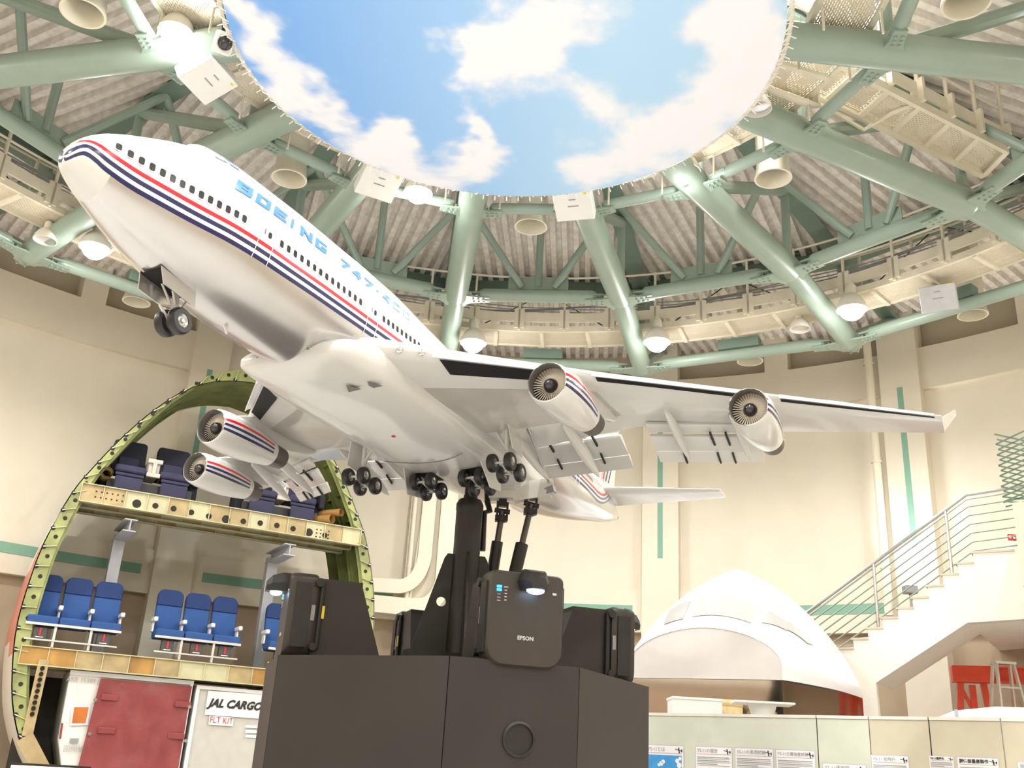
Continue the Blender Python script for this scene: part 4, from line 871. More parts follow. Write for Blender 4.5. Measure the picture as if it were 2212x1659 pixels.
for p in sk.data.polygons:
    c = ROOTM[FS.name] @ p.center; q = c-SO
    if q.dot(SEX) < SC0 and 2.6+q.dot(SNB)*.3 < c.z < 4.75-q.dot(SNB)*.2: p.material_index = 1
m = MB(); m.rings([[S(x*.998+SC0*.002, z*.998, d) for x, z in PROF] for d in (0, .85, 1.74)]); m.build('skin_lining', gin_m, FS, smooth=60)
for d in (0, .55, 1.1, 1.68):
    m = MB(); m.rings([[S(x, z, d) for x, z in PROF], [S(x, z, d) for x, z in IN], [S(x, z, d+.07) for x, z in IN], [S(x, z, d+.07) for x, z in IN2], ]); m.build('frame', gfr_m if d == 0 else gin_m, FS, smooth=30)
# stiffeners, holes and stringer ends on the first frame
m = MB(); h = MB(); w = MB()
L = 0; nxt = .12; k = 0
for i in range(n_):
    a, b = PROF[i], PROF[(i+1) % n_]; seg = math.hypot(b[0]-a[0], b[1]-a[1])
    while L+seg > nxt:
        f = (nxt-L)/seg; o_ = (a[0]+(b[0]-a[0])*f, a[1]+(b[1]-a[1])*f); ia, ib = IN[i], IN[(i+1) % n_]; i_ = (ia[0]+(ib[0]-ia[0])*f, ia[1]+(ib[1]-ia[1])*f)
        if k % 2 == 0:
            m.beam(S(*o_, -.015), S(*i_, -.015), .012, .04, SNB); q = (o_[0]*.93+i_[0]*.07, o_[1]*.93+i_[1]*.07); h.tube(S(*q, -.012), S(*q, .0), .04, n=8); q2 = (o_[0]*.8+i_[0]*.2, o_[1]*.8+i_[1]*.2); w.beam(S(*o_, -.03), S(*q2, -.03), .014, .05, SNB)
        else:
            q = (o_[0]*.42+i_[0]*.58, o_[1]*.42+i_[1]*.58); h.tube(S(*q, -.006), S(*q, .002), .036, n=10)
        nxt += .17; k += 1
    L += seg
m.build('stiffeners', pale_m, FS)['kind'] = 'stuff'; h.build('lightening_holes', hole_m, FS)['kind'] = 'stuff'; w.build('stringer_clips', white_m, FS)['kind'] = 'stuff'
for i in range(0, n_, 3):
    x, z = IN[i]; x0, z0 = PROF[i]; x, z = x0*.75+x*.25, z0*.75+z*.25; MB().beam(S(x, z, .05), S(x, z, 1.7), .04, .06).build('stringer', gin_m, FS)
def width_at(z):
    best = 0
    for w_, zz in hp:
        if abs(zz-z) < .3: best = max(best, w_)
    return best
def floor_beam(z, hgt, mats, nseg, holes, panel):
    W = width_at(z-.1)-.12
    for j, d in enumerate((-.02, .5, 1.0)):
        m = MB(); ed = [SC0-W+2*W*i/nseg for i in range(nseg+1)]
        for i in range(nseg):
            m.cur = (i*7+j) % len(mats) if j else [0, 0, 1, 1, 0, 1, 2, 2, 1, 0, 0, 1, 2, 1][i % 14] % len(mats)
            m.add([S(x, zz, d+dd) for dd in (0, .03) for x, zz in ((ed[i]+.004, z-hgt), (ed[i+1]-.004, z-hgt), (ed[i+1]-.004, z), (ed[i]+.004, z))], [(0, 1, 2, 3), (7, 6, 5, 4), (0, 4, 5, 1), (1, 5, 6, 2), (2, 6, 7, 3), (3, 7, 4, 0)])
        m.cur = len(mats)-1
        m.beam(S(SC0-W, z+.008, d+.02), S(SC0+W, z+.008, d+.02), .12, .016); m.beam(S(SC0-W, z-hgt, d+.02), S(SC0+W, z-hgt, d+.02), .12, .016)
        for e in ed: m.beam(S(e, z-hgt, d-.01), S(e, z, d-.01), .014, .03, SNB)
        m.build('floor_beam', mats, FS, smooth=0)
    h = MB()
    for x, zz, r in holes(W, z): h.lathe([(.001, .006), (r, .006), (r*1.02, 0)], S(x, zz, -.021), -SNB, 14); 
    if h.v: h.build('beam_holes', hole_m, FS)['kind'] = 'stuff'
    m = MB(); m.add([S(SC0-W, z+.02, .0), S(SC0+W, z+.02, .0), S(SC0+W, z+.02, 1.3), S(SC0-W, z+.02, 1.3)] + [S(SC0-W, z-.0, .0), S(SC0+W, z-.0, .0), S(SC0+W, z-.0, 1.3), S(SC0-W, z-.0, 1.3)], [(0, 1, 2, 3), (7, 6, 5, 4), (0, 4, 5, 1), (2, 6, 7, 3)]); m.build('floor_panel', panel, FS, smooth=0)
    for i in range(9): x = SC0-W+2*W*(i+.5)/9; MB().beam(S(x, z-hgt*.6, .0), S(x, z-hgt*.6, 1.3), .03, .05).build('seat_track', pale_m if i % 2 else gin_m, FS)
rnd = random.Random(3)
def holes_up(W, z):
    H = [(SC0-W+.95+.32*i, z-.2+.02*math.sin(i), .052 if i % 5 else .075) for i in range(12)] + [(SC0-W+4.3+.08*(i % 4), z-.13-.07*(i//4), .014) for i in range(12)] + [(SC0-W+.25+.09*(i % 6), z-.1-.1*(i//6), .014) for i in range(12)]
    return H
floor_beam(5.79, .31, [tan_m, pale_m, tan_m, pale_m], 14, holes_up, gin_m)
floor_beam(2.985, .28, [rust_m, tan_m, pale_m, pale_m], 14, lambda W, z: [], gin_m)
m = MB(); m.tube(S(*s_of(716, 1122), -.05), S(*s_of(716, 1122), .5)-SEX*.35, .09, n=16, caps=False); m.tube(S(*s_of(736, 1108), -.05), S(*s_of(736, 1108), .5)-SEX*.35, .075, n=16, caps=False); m.build('duct_pipe', mat('duct_copper', (196, 150, 90), .4, metal=.3), FS)
m = MB(); m.lathe([(.1, 0), (.1, .5)], S(*s_of(232, 1020), 0), SNB, 14); m.lathe([(.075, 0.0), (.075, .5)], S(*s_of(232, 1020), 0), SNB, 14); m.build('duct_pipe', tan_m, FS)
# grey supports of the floors
gp_m = mat('support_grey', (178, 178, 182), .5, var=.03)
for (x0, y0), (x1, y1) in (((262, 1142), (298, 1088)), ((590, 1195), (652, 1150))):
    a = S(*s_of(x0, y0, 1.05), 1.05); b = S(*s_of(x1, y1, -.12), -.12); zt = 5.38
    a.z = zt-.1; b.z = zt-.1; b = a-SNB*1.15
    m = MB(); m.beam(a+SNB*.1, b, .22, .02); m.beam(a+SNB*.1-Vector((0, 0, .2)), b-Vector((0, 0, .2)), .22, .02); m.beam(a+SNB*.1-Vector((0, 0, .1)), b-Vector((0, 0, .1)), .02, .2)
    c = Vector((a.x, a.y, 0)); m.beam(c, a-Vector((0, 0, .1)), .2, .2, SNB); m.build('support_post', gp_m, FS)
m = MB(); p0 = s_of(95, 1425); p1 = s_of(58, 1590); m.beam(S(*p0, -.03), S(*p1, -.03), .16, .05, SNB); m.build('lower_strut', tan_m, FS)
hb = MB()
for i in range(9): f = .12+.075*i; hb.lathe([(.001, 0), (.035, 0), (.035, .02)], S(p0[0]+(p1[0]-p0[0])*f, p0[1]+(p1[1]-p0[1])*f, -.07), -SNB, 10)
hb.build('strut_holes', hole_m, FS)['kind'] = 'stuff'
m = MB(); pA = s_of(52, 1592); pB = s_of(95, 1640); m.beam(S(*pA, -.04), S(pB[0]+.1, pB[1]-.3, -.04), .26, .06, SNB); m.build('keel_web', tan_m, FS)

# seats: local x sideways, -y to the front, z up
sb_m = mat('seat_blue', (44, 80, 138), .85, var=.06, scale=8, bump=.2, bscale=200); sh_m = mat('seat_headrest_blue', (30, 52, 100), .85, var=.06); seatw_m = mat('seat_white', (232, 228, 224), .4, var=.03); alu_m = mat('seat_frame_alu', (214, 208, 198), .35, metal=.4); vest_m = mat('vest_box_grey', (84, 80, 78), .6); vred_m = mat('vest_tag_red', (222, 44, 52), .5)
nv_m = mat('seat_navy', (58, 56, 82), .85, var=.08, scale=8, bump=.2, bscale=200); nvd_m = mat('seat_navy_dark', (32, 32, 44), .85, var=.08); con_m = mat('console_beige', (206, 196, 184), .5)
def pad(m, x, y0, z0, w, h, t, tilt, r=.06, k=5):                            # cushion leaning back by tilt
    poly = []
    for cx_, cz_, a in ((w/2-r, h-r, 0), (-w/2+r, h-r, 90), (-w/2+.02, .02, 180), (w/2-.02, .02, 270)):
        rr = r if a < 180 else .02
        for i in range(k+1): q = R_(a+90*i/k); poly.append((cx_+rr*math.cos(q), cz_+rr*math.sin(q)))
    c, s = math.cos(R_(tilt)), math.sin(R_(tilt)); rs = []
    for dy, sc in ((0, .93), (.02, 1), (t-.02, 1), (t, .93)):
        rs.append([Vector((x+px*sc, y0+dy*c+((pz-h/2)*sc+h/2)*s, z0+((pz-h/2)*sc+h/2)*c-dy*s)) for px, pz in poly])
    m.rings(rs, cap0=True, cap1=True)
def triple(loc, rz, lab, vests):
    t = thing('triple_seat', lab, 'airline seat', loc, (0, 0, rz), group='blue triple seats')
    for i in range(3):
        x = (i-1)*.5
        m = MB(); pad(m, x, .12, .44, .45, .80, .11, 10, .12); m.build('backrest', sb_m, t, world=False, smooth=40)
        m = MB(); pad(m, x, .19, .95, .456, .30, .09, 10, .12); m.build('headrest_cover', sh_m, t, world=False, smooth=40)
        for q in m.v: pass
        m = MB(); m.box((x, -.1, .41), (.485, .46, .16)); m.build('seat_cushion', sb_m, t, world=False, bevel=.03)
    for i in range(4):
        x = (i-1.5)*.5; m = MB(); m.box((x, .02, .66), (.07, .36, .08)); m.box((x, .1, .55), (.035, .16, .2)); m.build('armrest', seatw_m, t, world=False, bevel=.02)
    m = MB(); m.box((0, -.32, .35), (1.5, .05, .04)); m.box((0, .1, .35), (1.5, .05, .04))
    for x in (-.28, .28, ):
        m.beam((x, -.3, .35), (x, -.3, .0), .04, .03, (0, 1, 0)); m.beam((x, .12, .35), (x, .2, .0), .04, .03, (0, 1, 0)); m.beam((x, -.3, .02), (x, .25, .02), .04, .03)
    m.box((0, -.32, .1), (1.45, .025, .025)); m.build('leg_frame', alu_m, t, world=False)
    for x in vests:
        m = MB(); m.box((x, -.22, .21), (.22, .08, .2)); b = m.build('vest_box', vest_m, t, world=False, bevel=.012)
        m = MB(); m.box((x, -.266, .235), (.03, .012, .12)); m.build('vest_tag', vred_m, b, world=False); MB().box((x, -.266, .145), (.12, .012, .014)).build('vest_print', white_m, b, world=False)
rz = math.atan2(SEX.y, SEX.x)
for sx, d, lab, vests in ((-1.72, .3, 'row of three blue seats nearest the left hull frame', (-.5, .5)), (.34, .3, 'row of three blue seats in the middle of the lower floor', (-.5, 0, .5)), (2.35, .3, 'row of three blue seats half hidden behind the left projector', (-.5, 0, .5))):
    triple(S(sx, 3.01, d), rz, lab, vests)
def double(loc, rz, lab):
    t = thing('double_seat', lab, 'airline seat', loc, (0, 0, rz), group='navy double seats')
    for sx in (-.4, .4):
        m = MB(); pad(m, sx, .14, .42, .6, .72, .16, 14, .07); m.build('backrest', nvd_m, t, world=False, smooth=40)
        m = MB(); pad(m, sx, .115, .46, .36, .32, .04, 14, .03); m.build('back_panel', nv_m, t, world=False, smooth=40)
        m = MB(); m.box((sx, -.1, .42), (.56, .5, .15)); m.build('seat_cushion', nv_m, t, world=False, bevel=.05)
        m = MB(); m.box((sx, -.36, .3), (.5, .05, .06)); m.box((sx, -.37, .14), (.48, .05, .24)); m.build('leg_rest', nv_m, t, world=False, bevel=.02)
        m = MB(); m.box((sx*2.0-.0, -.0, .46), (.12, .62, .3)); m.box((sx*1.95, .1, .2), (.16, .5, .36)); m.build('side_shell', nvd_m, t, world=False, bevel=.03)
        m = MB(); m.box((sx*1.95, -.2, .63), (.11, .3, .05)); m.build('armrest', con_m, t, world=False, bevel=.02)
    m = MB()
    m.box((0, -.33, .64), (.26, .06, .08)); m.box((0, -.33, .38), (.24, .06, .08)); m.box((0, -.33, .51), (.07, .06, .24)); m.box((0, .0, .52), (.2, .6, .3)); m.build('centre_console', con_m, t, world=False, bevel=.012)
    m = MB(); m.box((0, 0, .12), (1.5, .5, .2)); m.build('base_frame', black_m, t, world=False)
for (x, y), lab in (((327, 1062), 'pair of dark navy seats on the upper floor, at the left'), ((612, 1108), 'pair of dark navy seats on the upper floor, behind the far wing flaps')):
    s_, z_ = s_of(x, y, .0); double(S(s_, 5.815, .5), rz, lab)

# cargo containers in the lower hold
cw_m = mat('container_white', (236, 232, 224), .45, var=.04); cg_m = mat('container_grey', (198, 194, 184), .45, var=.05); curt_m = mat('curtain_red', (140, 62, 62), .38, var=.12, scale=4, bump=.6, bscale=9, coat=.25)
def fq(p, d, off=0): s_, z_ = s_of(p[0], p[1], d); return S(s_, z_, d+off)
D0 = .15
zt = s_of(152, 1448, D0)[1]; sL, sR, sLb = s_of(152, 1448, D0)[0], s_of(418, 1472, D0)[0], s_of(125, 1597, D0)[0]; zb = .35; zk = s_of(125, 1597, D0)[1]
C1 = thing('cargo_container', 'white cargo container with a dark red curtain under the lower floor', 'container', S((sL+sR)/2, zb, D0))
m = MB(); m.prism([(sLb, zk), (sLb+.4, zb), (sR, zb), (sR, zt), (sL, zt)], S(0, 0, D0), SEX, Vector((0, 0, 1)), -1.0); m.build('body', cw_m, C1, bevel=.02)
m = MB(); m.beam(S(sL, zt-.03, D0-.02), S(sR, zt-.03, D0-.02), .06, .07); m.beam(S(sR-.03, zb, D0-.02), S(sR-.03, zt, D0-.02), .05, .04, SNB); m.build('edge_rail', white_m, C1)
cl, cr = s_of(216, 1468, D0)[0], s_of(413, 1482, D0)[0]; rs = []
NX, NZ_ = 34, 30
for j in range(NZ_+1):
    z = zb+(zt-.09-zb)*j/NZ_; row = []
    for i in range(NX+1):
        u = i/NX; v = j/NZ_; xx = cl-.13*(1-v)+u*(cr-cl+.13*(1-v)); wv = .018*math.sin(18*u+7*v)*(.4+abs(u-.5))+.05*math.sin(9*(u-.5)*(1.6-v)+11*v*u)*(1-v)+.03*NZ.noise(Vector((u*5, v*5, 1)))
        row.append(S(xx, z, D0-.07-wv*(1 if 0 < i < NX else .3)))
    rs.append(row)
cu = MB().rings(rs, closed=False).build('curtain', curt_m, C1, smooth=60)
for x, y in ((236, 1507), (228, 1578), (393, 1522), (378, 1590)):
    m = MB(); q = fq((x, y), D0, -.085); m.beam(q-SEX*.14, q+SEX*.14, .1, .03, SNB); m.build('strap_pocket', curt_m, cu, bevel=.012)
for x, y in ((204, 1512), (192, 1585), (407, 1527), (399, 1600)): m = MB(); q = fq((x, y), D0, -.07); m.lathe([(.03, 0), (.03, .03), (.001, .03)], q, -SNB, 10); m.build('strap_ring', steel_m, C1)
a = [fq(p, D0, -.03) for p in ((155, 1524), (195, 1523), (189, 1566), (150, 1568))]
m = MB(); m.add(a, [(0, 1, 2, 3)]); m.build('document_frame', mat('frame_pale', (224, 214, 222), .4), C1, smooth=0)
a = [fq(p, D0, -.035) for p in ((160, 1528), (191, 1528), (184, 1562), (155, 1562))]; m = MB(); m.add(a, [(0, 1, 2, 3)]); m.build('document_pocket', mat('pocket_orange', (196, 112, 44), .35, var=.15, bump=.5, bscale=30, coat=.3), C1, smooth=0)
a = [fq(p, D0, -.03) for p in ((151, 1595), (170, 1595), (168, 1606), (149, 1605))]; MB().add(a, [(0, 1, 2, 3)]).build('rating_plate', grey_m, C1, smooth=0)
m = MB(); m.beam(fq((134, 1562), D0, -.03), fq((129, 1596), D0, -.03), .03, .02, SNB); m.build('red_handle', curt_m, C1)
faint_m = mat('faint_print', (176, 172, 166), .6)
def ftext(txt, p, size, m_, par, name, **k):
    q = fq(p, D0, -.035 if 'off' not in k else k.pop('off')); return text_obj(txt, size, name, m_, par, frame(q, SEX, Vector((0, 0, 1))), **k)
ftext('AKE 15389 JL', (182, 1470), .1, faint_m, C1, 'lettering'); ftext('国際線用', (167, 1619), .11, faint_m, C1, 'lettering')
sL2, sR2 = s_of(425, 1478, D0)[0], s_of(700, 1500, D0)[0]; zt2 = s_of(425, 1480, D0)[1]
C2 = thing('cargo_container', 'grey cargo container with white company sign beside the pedestal', 'container', S((sL2+sR2)/2, zb, D0))
m = MB(); m.prism([(sL2, zb), (sR2, zb), (sR2, zt2), (sL2, zt2)], S(0, 0, D0), SEX, Vector((0, 0, 1)), -1.0); m.build('body', cg_m, C2, bevel=.02)
m = MB(); m.beam(S(sL2, zt2-.03, D0-.02), S(sR2, zt2-.03, D0-.02), .06, .06); m.beam(S(sL2+.03, zb, D0-.02), S(sL2+.03, zt2, D0-.02), .06, .04, SNB); m.build('edge_rail', white_m, C2)
a = [fq(p, D0, -.03) for p in ((449, 1492), (600, 1502), (595, 1555), (441, 1544))]; MB().add(a, [(0, 1, 2, 3)]).build('sign_plate', white_m, C2, smooth=0)
a = [fq(p, D0, -.03) for p in ((452, 1546), (504, 1550), (502, 1569), (449, 1565))]; MB().add(a, [(0, 1, 2, 3)]).build('sign_plate', white_m, C2, smooth=0)
for y in (1566, 1577, 1587): a = [fq(p, D0, -.03) for p in ((530, y), (580, y+2), (580, y+8), (529, y+6))]; MB().add(a, [(0, 1, 2, 3)]).build('label_strip', white_m, C2, smooth=0)
ftext('JAL CARGO', (507, 1523), .19, black_m, C2, 'lettering', off=-.045, bold=.008, shear=.35, sx=.94)
ftext('FLT KIT', (477, 1557), .15, mat('print_red', (186, 60, 50), .6), C2, 'lettering', off=-.045, sx=.82)
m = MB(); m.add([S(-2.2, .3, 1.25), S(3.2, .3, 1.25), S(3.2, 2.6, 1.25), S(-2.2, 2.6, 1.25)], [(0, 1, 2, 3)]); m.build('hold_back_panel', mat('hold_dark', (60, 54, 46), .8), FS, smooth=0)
# cradle that carries the hull ring
m = MB()
for s_ in (-1.2, 2.2):
    for d in (.1, 1.2): m.beam(S(s_, 0, d), S(s_, .55, d), .2, .2, SNB)
m.build('cradle_foot', gp_m, FS)
# monitor at the lower left corner
MP = at_depth(108, 1662, 5.2); md = (Vector((0, 0, MP.z))-Vector((MP.x, MP.y, MP.z))).normalized(); ms = Vector((-md.y, md.x, 0)); MN = thing('monitor', 'flat monitor with a white screen at the lower left corner', 'monitor', Vector((MP.x, MP.y, 0)))
m = MB(); m.beam(MP-ms*.185-Vector((0, 0, .1)), MP+ms*.185-Vector((0, 0, .1)), .02, .245); m.build('case', black_m, MN)
scr = mat('screen_white', (240, 244, 250), .3, emit=.55, var=.01)
def mq(u, v, o=.014): return MP+ms*u+Vector((0, 0, v))+md*o
m = MB(); m.add([mq(-.175, -.2), mq(.175, -.2), mq(.175, .012), mq(-.175, .012)], [(0, 1, 2, 3)]); m.build('screen', scr, MN, smooth=0)
m = MB(); m.add([mq(.06, -.1, .016), mq(.155, -.1, .016), mq(.155, -.005, .016), mq(.06, -.005, .016)], [(0, 1, 2, 3)]); m.build('screen_picture', mat('screen_photo', (150, 140, 130), .4, var=.3, scale=30, emit=.3), MN, smooth=0)
m = MB(); m.tube((MP.x, MP.y, 0), MP-Vector((0, 0, .15)), .02); m.lathe([(.16, 0), (.16, .02), (.02, .03)], (MP.x, MP.y, 0), n=24); m.build('stand', black_m, MN)
# ---------------------------------------------------------------- pipes and cable ducts on the back wall
def ribbon(pts, w, t, R, name, m_, par):
    P = [at_cyl(x, y, R) for x, y in pts]; rs = []
    for i, p in enumerate(P):
        d = (P[min(i+1, len(P)-1)]-P[max(i-1, 0)]).normalized(); n = Vector((HX-p.x, HY-p.y, 0)).normalized(); s = d.cross(n).normalized(); rs.append([p-s*w/2, p+s*w/2, p+s*w/2+n*t, p-s*w/2+n*t])
    return MB().rings(rs, cap0=True, cap1=True).build(name, m_, par, smooth=20)
def bez(P, n=10):
    a, b, c = [Vector((*p, 0)) for p in P]; return [((1-t)**2*a+2*t*(1-t)*b+t*t*c).to_tuple()[:2] for t in [i/n for i in range(n+1)]]
duct_m = mat('cable_duct_cream', (236, 228, 208), .55, var=.02)
WD = thing('cable_duct', 'upper curved cream cable duct on the back wall', 'cable duct', at_cyl(860, 1260, 13.3), group='wall cable ducts')
ribbon([(740, 1256), (800, 1264), (840, 1267)] + bez([(865, 1268), (905, 1262), (917, 1205)]) + [(922, 1150), (930, 1060), (936, 980)], .3, .12, 13.28, 'duct', duct_m, WD)
WD2 = thing('cable_duct', 'lower curved cream cable duct on the back wall', 'cable duct', at_cyl(880, 1310, 13.3), group='wall cable ducts')
ribbon([(740, 1290), (800, 1304), (870, 1311)] + bez([(900, 1312), (945, 1312), (958, 1255)]) + [(962, 1200), (970, 1100), (978, 1000)], .36, .12, 13.24, 'duct', duct_m, WD2)
for k, (p, q, r, lab) in enumerate((((900, 1060), (868, 1400), .05, 'thin cream pipe on the back wall behind the ducts'), ((916, 1095), (880, 1330), .03, 'thin conduit on the back wall beside the ducts'), ((1876, 700), (1921, 1330), .085, 'cream drain pipe running down beside the right pilaster'))):
    a, b = at_cyl(*p, 13.3), at_cyl(*q, 13.3); a2 = Vector((b.x, b.y, a.z)) if k == 2 else a
    t = thing('wall_pipe', lab, 'pipe', b); m = MB(); m.tube(a2 if k == 2 else a, b, r, n=14); m.build('pipe', duct_m, t)
    for f in (.15, .5, .85): q_ = (a2 if k == 2 else a).lerp(b, f); MB().lathe([(r*1.25, -.02), (r*1.25, .02)], q_, (0, 0, 1), 14).build('clamp', duct_m, t)

# ---------------------------------------------------------------- white flight-deck section on its mirror-clad base
NB0 = Vector((2.87, 14.03, 0)); NAX = Vector((.46, .885, 0)).normalized(); NRT = Vector((NAX.y, -NAX.x, 0))
def N(s, z, t): return NB0+NRT*s+NAX*t+Vector((0, 0, z))
NS = [(0, 1.08, 2.87, 3.56), (.3, 1.22, 2.87, 3.84), (.62, 1.33, 2.87, 4.12), (1.0, 1.45, 2.87, 4.4), (1.5, 1.57, 2.87, 4.62), (2.1, 1.66, 2.87, 4.78), (2.7, 1.72, 2.87, 4.82)]
nc = list(zip(*NS))
def nsec(t, n=40):
    P = [nxy(180*i/n, t) for i in range(n+1)]; hw = P[0][0]
    return [(hw, nc[2][0])]+P+[(-hw, nc[2][0])]
def nxy(a, t):                                                               # arch outline: rounder in front, more gable-like behind
    hw, zb_, zt_ = [pchip(nc[0], nc[k], t) for k in (1, 2, 3)]; f = min(1, t/1.5); p = 1.9-.5*f; zm = zb_+.18-.14*f; c, s = math.cos(R_(a)), max(0, math.sin(R_(a)))
    return hw*(1 if c > 0 else -1)*abs(c)**(2/p), zm+(zt_-zm)*s**(2/p)
FD = thing('flight_deck_section', 'white airliner cockpit section with flat grey front, beside the stairs', 'cockpit section', NB0)
m = MB(); m.rings([[N(s, z, t) for s, z in nsec(t)] for t in [.0, .1, .2, .3, .4, .5, .62, .75, .9, 1.05, 1.25, 1.5, 1.8, 2.1, 2.4, 2.7]], closed=False, cap1=True); shell = m.build('shell', mat('cockpit_white', (248, 248, 250), .18, var=.01, coat=.5), FD, smooth=60)
m = MB(); m.add([N(s*.998, z, .012) for s, z in nsec(0)], [tuple(range(43))]); m.build('front_bulkhead', mat('bulkhead_grey', (216, 210, 206), .5, var=.02), FD, smooth=0)
gl_m = mat('cockpit_glass', (200, 198, 196), .06, var=.04, coat=.8)
def nsurf(a, t):                                                             # a in degrees along the arch from the right-hand side
    x, z = nxy(a, t); return N(x*1.006, z+.008, t-.01)
def nwin(a0, a1, t0, t1, t0b, t1b):
    K = 8; rs = []
    for j in range(5):
        f = j/4; rs.append([nsurf(a0+(a1-a0)*i/K, (t0+(t0b-t0)*i/K)*(1-f)+(t1+(t1b-t1)*i/K)*f) for i in range(K+1)])
    MB().rings(rs, closed=False).build('windshield_pane', gl_m, FD, smooth=60)
nwin(102, 56, .2, .62, .24, .66); nwin(124, 108, .22, .62, .2, .62); nwin(51, 36, .34, .74, .62, .86); nwin(48, 30, .9, 1.0, .98, 1.4) if False else None
nwin(40, 26, .55, .95, .95, 1.2)
mir_m = mat('polished_cladding', (196, 186, 176), .07, metal=1.0, var=.02); 
for (s0, t0), (s1, t1) in (((-1.08, .03), (1.08, .03)), ((1.08, .03), (1.57, 1.5)), ((1.57, 1.5), (1.74, 2.7)), ((-1.08, .03), (-1.57, 1.5)), ((-1.57, 1.5), (-1.74, 2.7))):
    m = MB(); m.add([N(s0*.99, 1.75, t0), N(s1*.99, 1.75, t1), N(s1*.99, 2.865, t1), N(s0*.99, 2.865, t0)], [(0, 1, 2, 3)]); m.build('base_cladding', mir_m, FD, smooth=0)
m = MB(); m.prism([(-1.0, 0), (1.0, 0), (1.5, 2.6), (-1.5, 2.6)], N(0, .0, .1), NRT, NAX, 1.74) if False else m.add([N(s, z, t) for z in (0, 1.74) for s, t in ((-1.0, .15), (1.0, .15), (1.6, 2.6), (-1.6, 2.6))], [(0, 1, 2, 3), (7, 6, 5, 4), (0, 4, 5, 1), (1, 5, 6, 2), (2, 6, 7, 3), (3, 7, 4, 0)]); m.build('platform', cream_m, FD)

# ---------------------------------------------------------------- stairs up to the gallery on the right
SP, SD = at_depth(1812, 1400, 16.6), None
e_ = at_depth(2103, 1195, 15.4); SD = Vector((e_.x-SP.x, e_.y-SP.y, 0)).normalized(); SN = Vector((SD.y, -SD.x, 0)); SBK = -SN
if SN.y > 0: SN = -SN; SBK = -SN
stw_m = mat('stair_wall_white', (240, 234, 222), .7, var=.02); tread_m = mat('tread_grey', (196, 188, 172), .7, var=.05)
def sp(x, y): q = on_plane(x, y, SP, SN); return ((q-SP).dot(SD), q.z)
def SW(u, z, b=0.0): return Vector((SP.x, SP.y, 0))+SD*u+Vector((0, 0, z))+SBK*b
ST = thing('staircase', 'cream concrete staircase with steel railing climbing to the right', 'staircase', SW(1.1, 0))
zg = [(1812, 1400), (1845, 1398), (1842, 1379), (1876, 1376), (1873, 1356), (1908, 1354), (1906, 1334), (1941, 1333), (1939, 1313), (1975, 1312), (1971, 1290), (2007, 1288), (2003, 1265), (2039, 1263), (2035, 1240), (2071, 1238), (2067, 1216), (2104, 1215), (2101, 1192), (2190, 1183), (2330, 1168)]
lowr = [(2330, 1326), (2212, 1337), (2090, 1345), (1892, 1475)]
poly = [sp(*p) for p in zg]+[sp(*p) for p in lowr]; ub = poly[-1][0]; poly += [(ub+.03, 0), (-.35, 0), (-.35, sp(1812, 1400)[1])]
m = MB(); m.prism(poly, SW(0, 0), SD, Vector((0, 0, 1)), .14 if SD.cross(Vector((0, 0, 1))).dot(SBK) > 0 else -.14); m.build('side_wall', stw_m, ST, smooth=0)
for i in range(0, len(zg)-1, 2):
    (u0, z0), (u1, z1) = sp(*zg[i]), sp(*zg[i+1]); m = MB(); m.add([SW(u, z, b) for b in (-.015, 1.5) for u, z in ((u0-.03, z0-.025), (u1, z0-.025), (u1, z0+.006), (u0-.03, z0+.006))], [(0, 1, 2, 3), (7, 6, 5, 4), (0, 4, 5, 1), (1, 5, 6, 2), (2, 6, 7, 3), (3, 7, 4, 0)]); m.build('tread', tread_m, ST, smooth=0)
    if i: pz = sp(*zg[i-1])[1]; m = MB(); m.add([SW(u0, pz, .14), SW(u0, z0, .14), SW(u0, z0, 1.5), SW(u0, pz, 1.5)], [(0, 1, 2, 3)]); m.build('riser', stw_m, ST, smooth=0)
L4 = [sp(*p) for p in lowr]
m = MB(); 
for k, ((u0, z0), (u1, z1)) in enumerate(zip(L4, L4[1:])): dd = 1.3 if k == 2 else 4.2; m.add([SW(u0 if k else u0+3, z0, .1), SW(u1, z1, .1), SW(u1, z1, dd), SW(u0 if k else u0+3, z0, dd)]+[SW(u0 if k else u0+3, z0+.2, .1), SW(u1, z1+.2, .1), SW(u1, z1+.2, dd), SW(u0 if k else u0+3, z0+.2, dd)], [(0, 1, 2, 3), (7, 6, 5, 4), (0, 4, 5, 1), (1, 5, 6, 2), (2, 6, 7, 3), (3, 7, 4, 0)])
m.build('soffit', stw_m, ST, smooth=0)
hr = [sp(*p) for p in ((1730, 1330), (1860, 1234), (2085, 1067), (2212, 1047), (2330, 1029))]
def rail_at(dz, r, nm, mm):
    a, b, c = hr[0], hr[2], hr[4]; m = MB(); m.path([SW(a[0], a[1]-dz, .06), SW(b[0]+dz*.02, b[1]-dz, .06), SW(c[0], c[1]-dz, .06)], r, 8); m.build(nm, mm, ST)
rail_at(0, .03, 'handrail', steel_m); rail_at(.075, .016, 'rail_bar', steel_m)
bar_m = mat('rail_bar_green', (150, 164, 150), .35, metal=.4)
for k in range(6): rail_at(.2+.145*k, .013, 'rail_bar', bar_m)
for x, yt, yb in ((1885, 1217, 1352), (2041, 1103, 1238)):
    a, b = sp(x, yt), sp(x+5, yb); m = MB(); m.tube(SW(a[0], a[1], .06), SW(a[0], b[1], .06), .026, n=10); m.build('rail_post', steel_m, ST)
